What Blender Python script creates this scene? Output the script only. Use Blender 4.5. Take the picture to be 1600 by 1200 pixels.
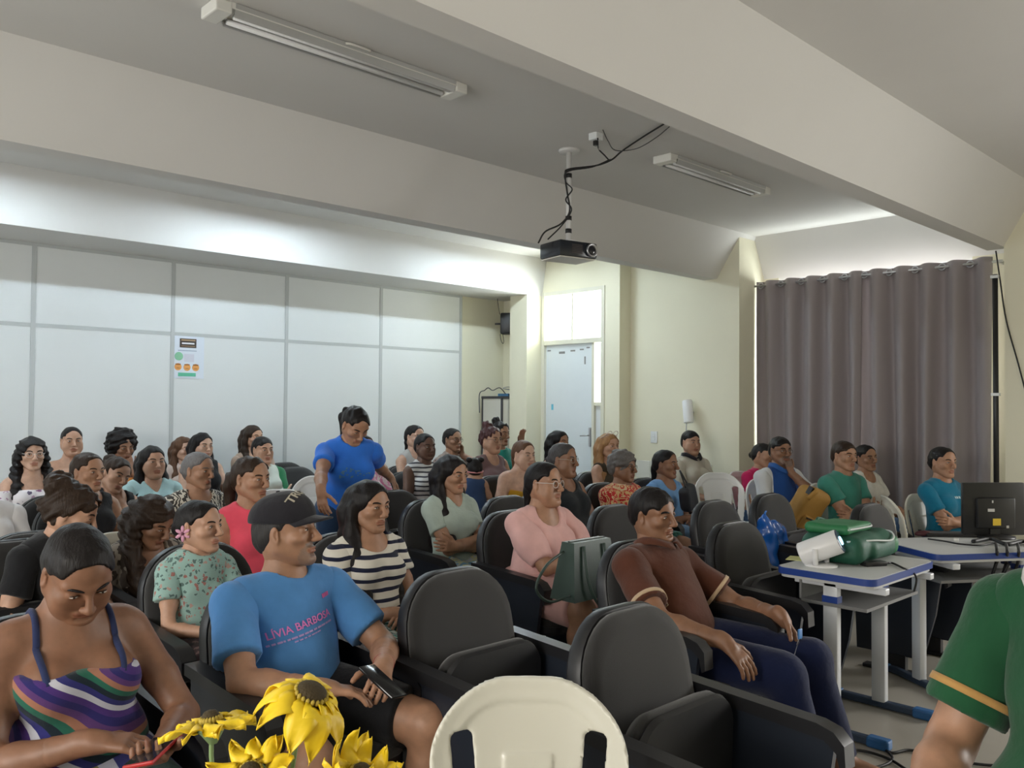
import bpy, bmesh, math, random, time
import numpy as np
from mathutils import Vector, Matrix
from mathutils.bvhtree import BVHTree
T00 = time.time()
SC = bpy.context.scene
for o in list(bpy.data.objects): bpy.data.objects.remove(o)
random.seed(4); np.random.seed(4)

# ------------------------------------------------------------------ camera (solved from the room's edges: X runs along the panelled wall, Y runs towards it)
EYE = np.array([0., 0., 1.5]); FPX = 1344.3
_yaw, _pit, _rol = 0.80054, 0.024732, 0.0074304
CF = np.array([math.cos(_yaw)*math.cos(_pit), math.sin(_yaw)*math.cos(_pit), math.sin(_pit)])
_r = np.array([math.sin(_yaw), -math.cos(_yaw), 0.]); _u = np.cross(_r, CF)
CR = _r*math.cos(_rol)+_u*math.sin(_rol); CU = -_r*math.sin(_rol)+_u*math.cos(_rol)
cam = bpy.data.objects.new('camera', bpy.data.cameras.new('camera')); SC.collection.objects.link(cam)
cam.matrix_world = Matrix(((CR[0], CU[0], -CF[0], EYE[0]), (CR[1], CU[1], -CF[1], EYE[1]), (CR[2], CU[2], -CF[2], EYE[2]), (0, 0, 0, 1)))
cam.data.sensor_width = 36; cam.data.lens = FPX/1600*36; cam.data.clip_start = .05
SC.camera = cam
def ray(px, py): return CF+CR*((px-800)/FPX)-CU*((py-600)/FPX)
def onX(px, py, x): d = ray(px, py); return EYE+d*(x/d[0])
def onY(px, py, y): d = ray(px, py); return EYE+d*(y/d[1])
def onZ(px, py, z): d = ray(px, py); return EYE+d*((z-EYE[2])/d[2])
def atD(px, py, dep): return EYE+ray(px, py)*dep

# ------------------------------------------------------------------ light and exposure
SC.view_settings.view_transform = 'Standard'; SC.view_settings.look = 'None'; SC.view_settings.gamma = 1
SC.view_settings.use_curve_mapping = False; SC.view_settings.exposure = 0.32
SC.cycles.use_denoising = True; SC.cycles.max_bounces = 8; SC.cycles.diffuse_bounces = 4; SC.cycles.sample_clamp_indirect = 6
world = bpy.data.worlds.new('daylight'); SC.world = world; world.use_nodes = True
_bg = world.node_tree.nodes['Background']; _bg.inputs[0].default_value = (.92, .97, 1., 1); _bg.inputs[1].default_value = 3.0
def area(name, loc, size, aim, power, col=(1,1,1), spread=math.pi):
    l = bpy.data.lights.new(name, 'AREA'); l.shape = 'RECTANGLE'; l.size, l.size_y = size; l.energy = power; l.color = col
    o = bpy.data.objects.new(name, l); SC.collection.objects.link(o); o.location = loc
    o.rotation_euler = Vector(aim).to_track_quat('-Z', 'Y').to_euler()
    l.spread = spread
    return o
# daylight entering through the windows (lights sit in the window openings)
area('window_light_street', (8.45, -1.2, 1.85), (2.3, 1.7), (-1, .15, -.50), 105, (1, .97, .92), 2.3)
area('window_light_yard', (-3.1, 1.2, 1.9), (2.6, 1.5), (1, .1, -.35), 66, (1, .93, .83), 2.6)
area('window_light_yard_rear', (-3.1, 5.6, 1.9), (2.2, 1.5), (1, 0, -.1), 15, (.9, .96, 1))
area('window_light_curtain', (8.75, 3.55, 2.1), (2.0, 1.7), (-1, 0, 0), 120, (1, .99, .95))
area('doorway_light', (8.6, 6.9, 2.2), (1.1, 1.8), (-1, 0, 0), 160, (1, 1, .96))
# ------------------------------------------------------------------ helpers
COL = SC.collection
def V(*a): return np.array(a, float)
def unit(v):
    v = np.asarray(v, float); return v/max(np.linalg.norm(v), 1e-9)
def RX(a): c, s = math.cos(a), math.sin(a); return np.array([[1,0,0],[0,c,-s],[0,s,c]])
def RY(a): c, s = math.cos(a), math.sin(a); return np.array([[c,0,s],[0,1,0],[-s,0,c]])
def RZ(a): c, s = math.cos(a), math.sin(a); return np.array([[c,-s,0],[s,c,0],[0,0,1]])
def frame_from(y, z=(0,0,1)):
    y = unit(y); x = np.cross(y, z)
    if np.linalg.norm(x) < 1e-4: x = np.cross(y, (1,0,0))
    x = unit(x); return np.stack([x, y, np.cross(x, y)], 1)
D2R = math.pi/180

def tag(o, label=None, cat=None, group=None, kind=None):
    if label: o['label'] = label
    if cat: o['category'] = cat
    if group: o['group'] = group
    if kind: o['kind'] = kind
    return o
def empty(name, loc=(0,0,0), rz=0, label=None, cat=None, group=None):
    o = bpy.data.objects.new(name, None); COL.objects.link(o)
    o.empty_display_size = .05
    o.location = loc; o.rotation_euler = (0,0,rz)
    return tag(o, label, cat, group)
def mesh_obj(name, verts, faces, mat=None, parent=None, smooth=True, cols=None):
    me = bpy.data.meshes.new(name)
    me.from_pydata([tuple(map(float, v)) for v in verts] if not isinstance(verts, np.ndarray) else verts.tolist(), [], faces if not isinstance(faces, np.ndarray) else faces.tolist())
    if smooth: me.shade_smooth()
    if cols is not None:
        a = me.color_attributes.new('Col', 'FLOAT_COLOR', 'POINT')
        c = np.ones((len(verts), 4), np.float32); c[:, :3] = cols
        a.data.foreach_set('color', c.ravel())
    if mat is not None: me.materials.append(mat)
    me.update()
    o = bpy.data.objects.new(name, me); COL.objects.link(o)
    if parent is not None: o.parent = parent
    return o
def copy_tree(o, parent=None):
    c = o.copy(); COL.objects.link(c); c.parent = parent
    for ch in list(o.children): copy_tree(ch, c)
    return c

class MB:
    """collects simple solids into one mesh"""
    def __init__(s): s.v = []; s.f = []
    def add(s, v, f):
        n = len(s.v); s.v += [tuple(map(float, p)) for p in v]; s.f += [tuple(i+n for i in q) for q in f]; return s
    def box(s, lo, hi, R=None, c=(0,0,0), bev=0):
        (x0,y0,z0),(x1,y1,z1) = lo, hi
        if bev <= 0:
            v = [(x0,y0,z0),(x1,y0,z0),(x1,y1,z0),(x0,y1,z0),(x0,y0,z1),(x1,y0,z1),(x1,y1,z1),(x0,y1,z1)]
            f = [(3,2,1,0),(4,5,6,7),(0,1,5,4),(1,2,6,5),(2,3,7,6),(3,0,4,7)]
        else:
            bm = bmesh.new(); bmesh.ops.create_cube(bm, size=1)
            for q in bm.verts: q.co = ((x0+x1)/2+q.co.x*(x1-x0), (y0+y1)/2+q.co.y*(y1-y0), (z0+z1)/2+q.co.z*(z1-z0))
            bmesh.ops.bevel(bm, geom=list(bm.edges), offset=bev, segments=2, profile=.5, affect='EDGES')
            bm.verts.index_update(); v = [tuple(q.co) for q in bm.verts]; f = [tuple(a.index for a in q.verts) for q in bm.faces]; bm.free()
        if R is not None: v = [tuple(R @ np.array(p) + np.array(c)) for p in v]
        return s.add(v, f)
    def tube(s, pts, r, n=8, caps=True):
        pts = [np.array(p, float) for p in pts]; m = len(pts)
        rr = r if hasattr(r, '__len__') else [r]*m
        up = None; v = []
        for i, p in enumerate(pts):
            t = unit(pts[min(i+1, m-1)]-pts[max(i-1, 0)])
            if up is None:
                up = np.array([0,0,1.]) if abs(t[2]) < .9 else np.array([1.,0,0])
            a = unit(np.cross(t, up)); b = np.cross(a, t); up = b
            for k in range(n):
                q = 2*math.pi*k/n; v.append(p+rr[i]*(math.cos(q)*a+math.sin(q)*b))
        f = []
        for i in range(m-1):
            for k in range(n):
                f.append((i*n+k, i*n+(k+1)%n, (i+1)*n+(k+1)%n, (i+1)*n+k))
        if caps: f.append(tuple(range(n-1, -1, -1))); f.append(tuple((m-1)*n+k for k in range(n)))
        return s.add(v, f)
    def lathe(s, prof, n=24, c=(0,0,0), R=None):
        v = []; c = np.array(c, float)
        for r, z in prof:
            for k in range(n):
                q = 2*math.pi*k/n; p = np.array([r*math.cos(q), r*math.sin(q), z]); v.append((R @ p if R is not None else p)+c)
        f = []
        m = len(prof)
        for i in range(m-1):
            for k in range(n): f.append((i*n+k, i*n+(k+1)%n, (i+1)*n+(k+1)%n, (i+1)*n+k))
        f.append(tuple(range(n-1, -1, -1))); f.append(tuple((m-1)*n+k for k in range(n)))
        return s.add(v, f)
    def prism(s, poly, axis, a, b):
        """extrude a 2D polygon along axis 0/1/2 between a and b"""
        n = len(poly); v = []
        for t in (a, b):
            for p in poly:
                q = list(p); q.insert(axis, t); v.append(q)
        f = [tuple(range(n)), tuple(range(2*n-1, n-1, -1))]
        for k in range(n): f.append((k, n+k, n+(k+1)%n, (k+1)%n))
        return s.add(v, f)
    def build(s, name, mat, parent=None, smooth=False, auto=False):
        o = mesh_obj(name, s.v, s.f, mat, parent, smooth)
        bm = bmesh.new(); bm.from_mesh(o.data); bmesh.ops.recalc_face_normals(bm, faces=bm.faces); bm.to_mesh(o.data); bm.free()
        if auto:
            o.data.shade_smooth(); o.data.set_sharp_from_angle(angle=.6)
        return o
def spline(pts, n=8):
    P_ = [np.array(p, float) for p in pts]; P_ = [2*P_[0]-P_[1]]+P_+[2*P_[-1]-P_[-2]]; out = []
    for i in range(1, len(P_)-2):
        for j in range(n):
            t = j/n; a, b, c, d = P_[i-1:i+3]
            out.append(.5*((2*b)+(-a+c)*t+(2*a-5*b+4*c-d)*t*t+(-a+3*b-3*c+d)*t**3))
    out.append(P_[-2]); return out

# ------------------------------------------------------------------ implicit surfaces (smooth blends of tapered limbs and ellipsoids)
class Fld:
    def __init__(s): s.p = []
    def rc(s, a, b, ra, rb, k=.02, op='u', flat=None):
        a = np.asarray(a, float); b = np.asarray(b, float); r = max(ra, rb)
        s.p.append(('rc', np.minimum(a, b)-r, np.maximum(a, b)+r, k, op, (a, b, ra, rb, flat))); return s
    def el(s, c, r, R=None, k=.02, op='u'):
        c = np.asarray(c, float); m = max(r) if R is not None else np.array(r, float)
        s.p.append(('el', c-m, c+m, k, op, (c, np.array(r, float), R))); return s
    def bx(s, c, r, R=None, k=.004, op='s', rad=0):
        c = np.asarray(c, float); r = np.array(r, float); m = np.linalg.norm(r) if R is not None else r
        s.p.append(('bx', c-m, c+m, k, op, (c, r, R, rad))); return s
    def ext(s, o): s.p += o.p; return s
    def bounds(s, pad=.03):
        q = [p for p in s.p if p[4] == 'u']
        return np.min([p[1] for p in q], 0)-pad, np.max([p[2] for p in q], 0)+pad
    def eval(s, lo, hi, h, inflate=0., noise=None):
        n = np.maximum(np.ceil((hi-lo)/h).astype(int)+1, 3)
        ax = [(lo[i]+h*np.arange(n[i])).astype(np.float32) for i in range(3)]
        D = np.ones(n, np.float32)
        for kind, blo, bhi, k, op, a in s.p:
            pad = k+3*h+abs(inflate)+.01
            i0 = np.maximum(np.floor((blo-pad-lo)/h).astype(int), 0); i1 = np.minimum(np.ceil((bhi+pad-lo)/h).astype(int)+1, n)
            if (i1 <= i0).any(): continue
            sl = tuple(slice(i0[i], i1[i]) for i in range(3))
            x = ax[0][sl[0]][:, None, None]; y = ax[1][sl[1]][None, :, None]; z = ax[2][sl[2]][None, None, :]
            if kind == 'rc':
                A, B, ra, rb, fl = a; ba = B-A; bb = max(float(ba@ba), 1e-9)
                t = ((x-A[0])*ba[0]+(y-A[1])*ba[1]+(z-A[2])*ba[2])/bb
                np.clip(t, 0, 1, out=t)
                qx = x-A[0]-t*ba[0]; qy = y-A[1]-t*ba[1]; qz = z-A[2]-t*ba[2]
                if fl is not None:
                    nv, sc = fl; e = (qx*nv[0]+qy*nv[1]+qz*nv[2])*(1/sc-1)
                    qx = qx+e*nv[0]; qy = qy+e*nv[1]; qz = qz+e*nv[2]
                d = np.sqrt(qx*qx+qy*qy+qz*qz)-(ra+(rb-ra)*t)
                if fl is not None: d = d*min(1, .5+.5*sc)
            elif kind == 'el':
                c, r, R = a; X, Y, Z = x-c[0], y-c[1], z-c[2]
                if R is not None:
                    X, Y, Z = (X*R[0,0]+Y*R[1,0]+Z*R[2,0]), (X*R[0,1]+Y*R[1,1]+Z*R[2,1]), (X*R[0,2]+Y*R[1,2]+Z*R[2,2])
                u, v, w = X/r[0], Y/r[1], Z/r[2]
                k0 = np.sqrt(u*u+v*v+w*w); u, v, w = u/r[0], v/r[1], w/r[2]
                k1 = np.sqrt(u*u+v*v+w*w)+1e-6
                d = k0*(k0-1)/k1
            else:
                c, r, R, rad = a; X, Y, Z = x-c[0], y-c[1], z-c[2]
                if R is not None:
                    X, Y, Z = (X*R[0,0]+Y*R[1,0]+Z*R[2,0]), (X*R[0,1]+Y*R[1,1]+Z*R[2,1]), (X*R[0,2]+Y*R[1,2]+Z*R[2,2])
                u, v, w = np.abs(X)-r[0]+rad, np.abs(Y)-r[1]+rad, np.abs(Z)-r[2]+rad
                d = np.sqrt(np.maximum(u, 0)**2+np.maximum(v, 0)**2+np.maximum(w, 0)**2)+np.minimum(np.maximum(np.maximum(u, v), w), 0)-rad
            E = D[sl]
            if op == 'u':
                if inflate: d = d-inflate
                hh = np.maximum(k-np.abs(E-d), 0)/k
                D[sl] = np.minimum(E, d)-hh*hh*(k*.25)
            elif op == 's':
                d = -d; hh = np.maximum(k-np.abs(E-d), 0)/k
                D[sl] = np.maximum(E, d)+hh*hh*(k*.25)
        if noise is not None:
            D += noise(ax[0][:, None, None], ax[1][None, :, None], ax[2][None, None, :]).astype(np.float32)
        return D
    def mesh(s, h, lo=None, hi=None, inflate=0., noise=None, pad=.03):
        if lo is None: lo, hi = s.bounds(pad+inflate)
        return surfnet(s.eval(lo, hi, h, inflate, noise), lo, h)
EDG = [(0,1),(2,3),(4,5),(6,7),(0,2),(1,3),(4,6),(5,7),(0,4),(1,5),(2,6),(3,7)]
COR = np.array([(i, j, k) for i in (0,1) for j in (0,1) for k in (0,1)])
def surfnet(D, lo, h):
    S = D < 0; n = D.shape
    cnt = np.zeros((n[0]-1, n[1]-1, n[2]-1), np.int8)
    for i, j, k in COR: cnt += S[i:n[0]-1+i, j:n[1]-1+j, k:n[2]-1+k]
    act = (cnt > 0) & (cnt < 8); C = np.argwhere(act)
    if len(C) == 0: return np.zeros((0,3)), np.zeros((0,4), int)
    idx = np.full(act.shape, -1, np.int32); idx[act] = np.arange(len(C))
    vals = np.stack([D[C[:,0]+i, C[:,1]+j, C[:,2]+k] for i, j, k in COR], 1)
    acc = np.zeros((len(C), 3)); m = np.zeros(len(C))
    for a, b in EDG:
        va, vb = vals[:, a], vals[:, b]; x = (va < 0) != (vb < 0)
        t = np.where(x, va/np.where(va == vb, 1, va-vb), 0)[:, None]
        acc += np.where(x[:, None], COR[a]+t*(COR[b]-COR[a]), 0); m += x
    verts = (C+acc/np.maximum(m, 1)[:, None])*h+lo
    F = []
    for ax in range(3):
        s0 = [slice(None)]*3; s1 = [slice(None)]*3; s0[ax] = slice(0, -1); s1[ax] = slice(1, None)
        A = S[tuple(s0)]; B = S[tuple(s1)]; E = np.argwhere(A != B)
        u, v = (ax+1) % 3, (ax+2) % 3
        ok = (E[:, u] > 0) & (E[:, u] < n[u]-1) & (E[:, v] > 0) & (E[:, v] < n[v]-1); E = E[ok]
        if len(E) == 0: continue
        q = []
        for du, dv in ((1,1),(0,1),(0,0),(1,0)):
            c = E.copy(); c[:, u] -= du; c[:, v] -= dv; q.append(idx[c[:,0], c[:,1], c[:,2]])
        q = np.stack(q, 1); flip = ~A[E[:,0], E[:,1], E[:,2]]
        q[flip] = q[flip][:, ::-1]; F.append(q)
    return verts, (np.concatenate(F) if F else np.zeros((0,4), int))
def join(parts):
    vs, fs, n = [], [], 0
    for v, f in parts:
        vs.append(v); fs.append(f+n); n += len(v)
    return np.concatenate(vs), np.concatenate(fs)
def wob(amp, fr, seed=0):
    r = np.random.RandomState(seed); W = r.randn(5, 3); W /= np.linalg.norm(W, axis=1)[:, None]; ph = r.rand(5)*6.28; fs = fr*(.7+.7*r.rand(5))
    def f(x, y, z):
        o = 0
        for i in range(5): o = o+np.sin((x*W[i,0]+y*W[i,1]+z*W[i,2])*fs[i]+ph[i])
        return o*(amp/2.2)-(amp*.8 if amp > .0035 and fr > 60 else 0)
    return f

# ------------------------------------------------------------------ materials
MATS = {}
def newmat(name):
    m = bpy.data.materials.new(name); m.use_nodes = True; nt = m.node_tree
    return m, nt, nt.nodes['Principled BSDF']
def link(nt, a, b): nt.links.new(a, b)
def node(nt, t, **kw):
    n = nt.nodes.new(t)
    for k, v in kw.items():
        if k in n.inputs: n.inputs[k].default_value = v
        else: setattr(n, k, v)
    return n
def rgba(c): return (c[0], c[1], c[2], 1)
def pmat(name, col, rough=.5, metal=0, bump=0, scale=200, var=0, vscale=6, spec=.5, emit=None, estr=0, trans=0, sheen=0, coat=0):
    if name in MATS: return MATS[name]
    m, nt, b = newmat(name)
    b.inputs['Base Color'].default_value = rgba(col); b.inputs['Roughness'].default_value = rough; b.inputs['Metallic'].default_value = metal
    b.inputs['Specular IOR Level'].default_value = spec
    if coat: b.inputs['Coat Weight'].default_value = coat
    if sheen: b.inputs['Sheen Weight'].default_value = sheen
    if trans: b.inputs['Transmission Weight'].default_value = trans
    if emit: b.inputs['Emission Color'].default_value = rgba(emit); b.inputs['Emission Strength'].default_value = estr
    tc = node(nt, 'ShaderNodeTexCoord')
    if bump:
        nz = node(nt, 'ShaderNodeTexNoise', Scale=scale, Detail=3.); link(nt, tc.outputs['Object'], nz.inputs['Vector'])
        bp = node(nt, 'ShaderNodeBump', Strength=bump, Distance=.002); link(nt, nz.outputs['Fac'], bp.inputs['Height']); link(nt, bp.outputs['Normal'], b.inputs['Normal'])
    if var:
        nz = node(nt, 'ShaderNodeTexNoise', Scale=vscale, Detail=4.); link(nt, tc.outputs['Object'], nz.inputs['Vector'])
        mx = node(nt, 'ShaderNodeMix', data_type='RGBA'); mx.inputs[6].default_value = rgba([c*(1-var) for c in col]); mx.inputs[7].default_value = rgba([min(1, c*(1+var)) for c in col])
        link(nt, nz.outputs['Fac'], mx.inputs[0]); link(nt, mx.outputs[2], b.inputs['Base Color'])
    MATS[name] = m; return m
# ------------------------------------------------------------------ people
def skin_mat():
    if 'skin' in MATS: return MATS['skin']
    m, nt, b = newmat('skin')
    at_ = node(nt, 'ShaderNodeVertexColor', layer_name='Col'); tc = node(nt, 'ShaderNodeTexCoord')
    nz = node(nt, 'ShaderNodeTexNoise', Scale=28., Detail=4.); link(nt, tc.outputs['Object'], nz.inputs['Vector'])
    mx = node(nt, 'ShaderNodeMix', data_type='RGBA', blend_type='MULTIPLY'); mx.inputs[0].default_value = 1
    cr = node(nt, 'ShaderNodeMapRange'); cr.inputs[1].default_value = .3; cr.inputs[2].default_value = .7; cr.inputs[3].default_value = .86; cr.inputs[4].default_value = 1.1
    link(nt, nz.outputs['Fac'], cr.inputs[0]); link(nt, at_.outputs['Color'], mx.inputs[6]); link(nt, cr.outputs[0], mx.inputs[7])
    link(nt, mx.outputs[2], b.inputs['Base Color']); b.inputs['Roughness'].default_value = .5
    b.inputs['Subsurface Weight'].default_value = .08; b.inputs['Subsurface Radius'].default_value = (.012,.005,.003); b.inputs['Subsurface Scale'].default_value = .5
    n2 = node(nt, 'ShaderNodeTexNoise', Scale=350., Detail=2.); link(nt, tc.outputs['Object'], n2.inputs['Vector'])
    bp = node(nt, 'ShaderNodeBump', Strength=.12, Distance=.001); link(nt, n2.outputs['Fac'], bp.inputs['Height']); link(nt, bp.outputs['Normal'], b.inputs['Normal'])
    MATS['skin'] = m; return m
def hair_mat(col):
    key = 'hair_%.3f_%.3f' % (col[0], col[1])
    if key in MATS: return MATS[key]
    m, nt, b = newmat(key); tc = node(nt, 'ShaderNodeTexCoord')
    mp = node(nt, 'ShaderNodeMapping'); mp.inputs['Scale'].default_value = (1, 1, .12); link(nt, tc.outputs['Object'], mp.inputs['Vector'])
    nz = node(nt, 'ShaderNodeTexNoise', Scale=160., Detail=4.); link(nt, mp.outputs[0], nz.inputs['Vector'])
    mx = node(nt, 'ShaderNodeMix', data_type='RGBA'); mx.inputs[6].default_value = rgba([c*.5 for c in col]); mx.inputs[7].default_value = rgba([min(1, c*1.6) for c in col])
    link(nt, nz.outputs['Fac'], mx.inputs[0]); link(nt, mx.outputs[2], b.inputs['Base Color']); b.inputs['Roughness'].default_value = .45; b.inputs['Specular IOR Level'].default_value = .18
    bp = node(nt, 'ShaderNodeBump', Strength=.6, Distance=.004); link(nt, nz.outputs['Fac'], bp.inputs['Height']); link(nt, bp.outputs['Normal'], b.inputs['Normal'])
    MATS[key] = m; return m
def fabric(kind, *cols, scale=1., rough=.85):
    """procedural cloth: plain, stripes (horizontal), floral, patches, zebra, swirl, raglan, knit"""
    key = 'fab_%s_%s_%.2f' % (kind, '_'.join('%.2f%.2f%.2f' % c for c in cols), scale)
    if key in MATS: return MATS[key]
    m, nt, b = newmat(key); b.inputs['Roughness'].default_value = rough; b.inputs['Specular IOR Level'].default_value = .2; b.inputs['Sheen Weight'].default_value = .15
    tc = node(nt, 'ShaderNodeTexCoord'); co = tc.outputs['Object']
    def ramp(src, stops, interp='CONSTANT'):
        r = node(nt, 'ShaderNodeValToRGB'); r.color_ramp.interpolation = interp; e = r.color_ramp.elements
        while len(e) < len(stops): e.new(.5)
        for q, (p, c) in zip(e, stops): q.position = p; q.color = rgba(c)
        link(nt, src, r.inputs[0]); return r.outputs[0]
    out = None
    if kind in ('plain', 'knit'):
        nz = node(nt, 'ShaderNodeTexNoise', Scale=9., Detail=3.); link(nt, co, nz.inputs['Vector'])
        c = cols[0]; out = ramp(nz.outputs['Fac'], [(.3, [q*.88 for q in c]), (.7, [min(1, q*1.08) for q in c])], 'LINEAR')
    if kind == 'stripes':
        sp = node(nt, 'ShaderNodeSeparateXYZ'); link(nt, co, sp.inputs[0])
        nz = node(nt, 'ShaderNodeTexNoise', Scale=5.); link(nt, co, nz.inputs['Vector'])
        a = node(nt, 'ShaderNodeMath', operation='MULTIPLY_ADD'); link(nt, nz.outputs['Fac'], a.inputs[0]); a.inputs[1].default_value = .03; link(nt, sp.outputs['Z'], a.inputs[2])
        q = node(nt, 'ShaderNodeMath', operation='MULTIPLY'); link(nt, a.outputs[0], q.inputs[0]); q.inputs[1].default_value = 22*scale
        fr = node(nt, 'ShaderNodeMath', operation='FRACT'); link(nt, q.outputs[0], fr.inputs[0])
        out = ramp(fr.outputs[0], [(0, cols[0]), (.64, cols[1])])
    if kind == 'floral':
        vo = node(nt, 'ShaderNodeTexVoronoi', Scale=26*scale); nz = node(nt, 'ShaderNodeTexNoise', Scale=60., Detail=2.); link(nt, co, nz.inputs['Vector'])
        vm = node(nt, 'ShaderNodeVectorMath', operation='MULTIPLY_ADD'); link(nt, nz.outputs['Color'], vm.inputs[0]); vm.inputs[1].default_value = (.03,.03,.03); link(nt, co, vm.inputs[2]); link(nt, vm.outputs[0], vo.inputs['Vector'])
        k = ramp(vo.outputs['Color'], [(0, cols[1]), (.35, cols[2]), (.7, cols[3] if len(cols) > 3 else cols[1])])
        f = ramp(vo.outputs['Distance'], [(0, (1,1,1)), (.36, (0,0,0))])
        mx = node(nt, 'ShaderNodeMix', data_type='RGBA'); link(nt, f, mx.inputs[0]); mx.inputs[6].default_value = rgba(cols[0]); link(nt, k, mx.inputs[7]); out = mx.outputs[2]
    if kind == 'patches':
        vo = node(nt, 'ShaderNodeTexNoise', Scale=14*scale, Detail=2.5, Distortion=1.5); link(nt, co, vo.inputs['Vector'])
        n = len(cols); out = ramp(vo.outputs['Fac'], [(.33+.36*i/n if i else 0, cols[i]) for i in range(n)])
    if kind == 'zebra':
        wv = node(nt, 'ShaderNodeTexWave', Scale=7*scale, Distortion=9., Detail=2.); wv.inputs['Detail Scale'].default_value = 2.5; link(nt, co, wv.inputs['Vector']); out = ramp(wv.outputs['Fac'], [(0, cols[0]), (.5, cols[1])])
    if kind == 'swirl':
        mp = node(nt, 'ShaderNodeMapping'); mp.inputs['Rotation'].default_value = (.3,.45,0); link(nt, co, mp.inputs['Vector'])
        wv = node(nt, 'ShaderNodeTexWave', Scale=1.5*scale, Distortion=5., Detail=1.); wv.bands_direction = 'Z'; wv.inputs['Detail Scale'].default_value = .8; wv.wave_profile = 'SAW'; link(nt, mp.outputs[0], wv.inputs['Vector'])
        n = len(cols); out = ramp(wv.outputs['Fac'], [(i/n, cols[i]) for i in range(n)])
    if kind == 'raglan':
        sp = node(nt, 'ShaderNodeSeparateXYZ'); link(nt, co, sp.inputs[0])
        ab = node(nt, 'ShaderNodeMath', operation='ABSOLUTE'); link(nt, sp.outputs['X'], ab.inputs[0])
        q = node(nt, 'ShaderNodeMath', operation='MULTIPLY'); link(nt, ab.outputs[0], q.inputs[0]); q.inputs[1].default_value = 4.
        out = ramp(q.outputs[0], [(0, cols[0]), (.5, cols[1])])
    link(nt, out, b.inputs['Base Color'])
    n2 = node(nt, 'ShaderNodeTexNoise', Scale=22., Detail=3.); link(nt, co, n2.inputs['Vector'])
    n3 = node(nt, 'ShaderNodeTexWave', Scale=60. if kind == 'knit' else 240.); n3.bands_direction = 'Z'; link(nt, co, n3.inputs['Vector'])
    ad = node(nt, 'ShaderNodeMath', operation='MULTIPLY_ADD'); link(nt, n3.outputs['Fac'], ad.inputs[0]); ad.inputs[1].default_value = .3 if kind == 'knit' else .04; link(nt, n2.outputs['Fac'], ad.inputs[2])
    bp = node(nt, 'ShaderNodeBump', Strength=.35, Distance=.015); link(nt, ad.outputs[0], bp.inputs['Height']); link(nt, bp.outputs['Normal'], b.inputs['Normal'])
    MATS[key] = m; return m
SKIN = dict(light=(.58,.36,.26), tan=(.50,.285,.19), mid=(.395,.21,.128), brown=(.26,.128,.073), dark=(.13,.065,.042))
BLACK = (.012,.010,.010); DBROWN = (.03,.018,.012); BROWN = (.10,.05,.028); LBROWN = (.30,.16,.07); GREY = (.16,.15,.15)

def ik(S, W, la, lb, pole):
    d = W-S; L = np.linalg.norm(d); L = min(L, (la+lb)*.995); u = unit(d); W = S+u*L
    a = (la*la-lb*lb+L*L)/(2*L); hgt = math.sqrt(max(la*la-a*a, 1e-6))
    p = pole-u*(pole@u); return S+u*a+unit(p)*hgt, W
def hand_field(F, W, d, n, side, curl=.5, s=1., spread=1., thumb=.6):
    """W wrist, d finger direction, n palm normal (fingers curl towards n), side +1/-1 where the thumb sits along cross(d,n)"""
    d = unit(d); n = unit(n-d*(n@d)); t = np.cross(d, n)*side
    pc = W+d*.045*s
    F.rc(W-d*.02*s, W+d*.03*s, .024*s, .026*s, k=.02)
    for q in (-.026, -.009, .009, .026): F.rc(W+d*.015*s+t*q*.6*s, W+d*.082*s+t*q*s, .013*s, .0115*s, k=.012)
    L = (.058, .074, .080, .070)
    for i, q in enumerate((-.029, -.010, .009, .028)):
        b = W+d*.085*s+t*q*s; ang = 0; r = .0088*s; dd = unit(d+t*(q*3.2*spread)); c0 = curl*(1.05-.05*i)
        for j, fr in enumerate((.44, .32, .24)):
            ang += c0*(.75, .95, .7)[j]
            v = dd*math.cos(ang)+n*math.sin(ang); e = b+v*L[i]*fr*s
            F.rc(b, e, r, r*.93, k=.004); b = e; r *= .93
    b = W+d*.022*s+t*.022*s; v = unit(d*.7+t*.75+n*.25); r = .0115*s
    for j, l in enumerate((.042, .032, .026)):
        e = b+v*l*s; F.rc(b, e, r, r*.92, k=.006); b = e; r *= .9; v = unit(v+d*.35*thumb+n*.35*thumb-t*.25*thumb)

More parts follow.
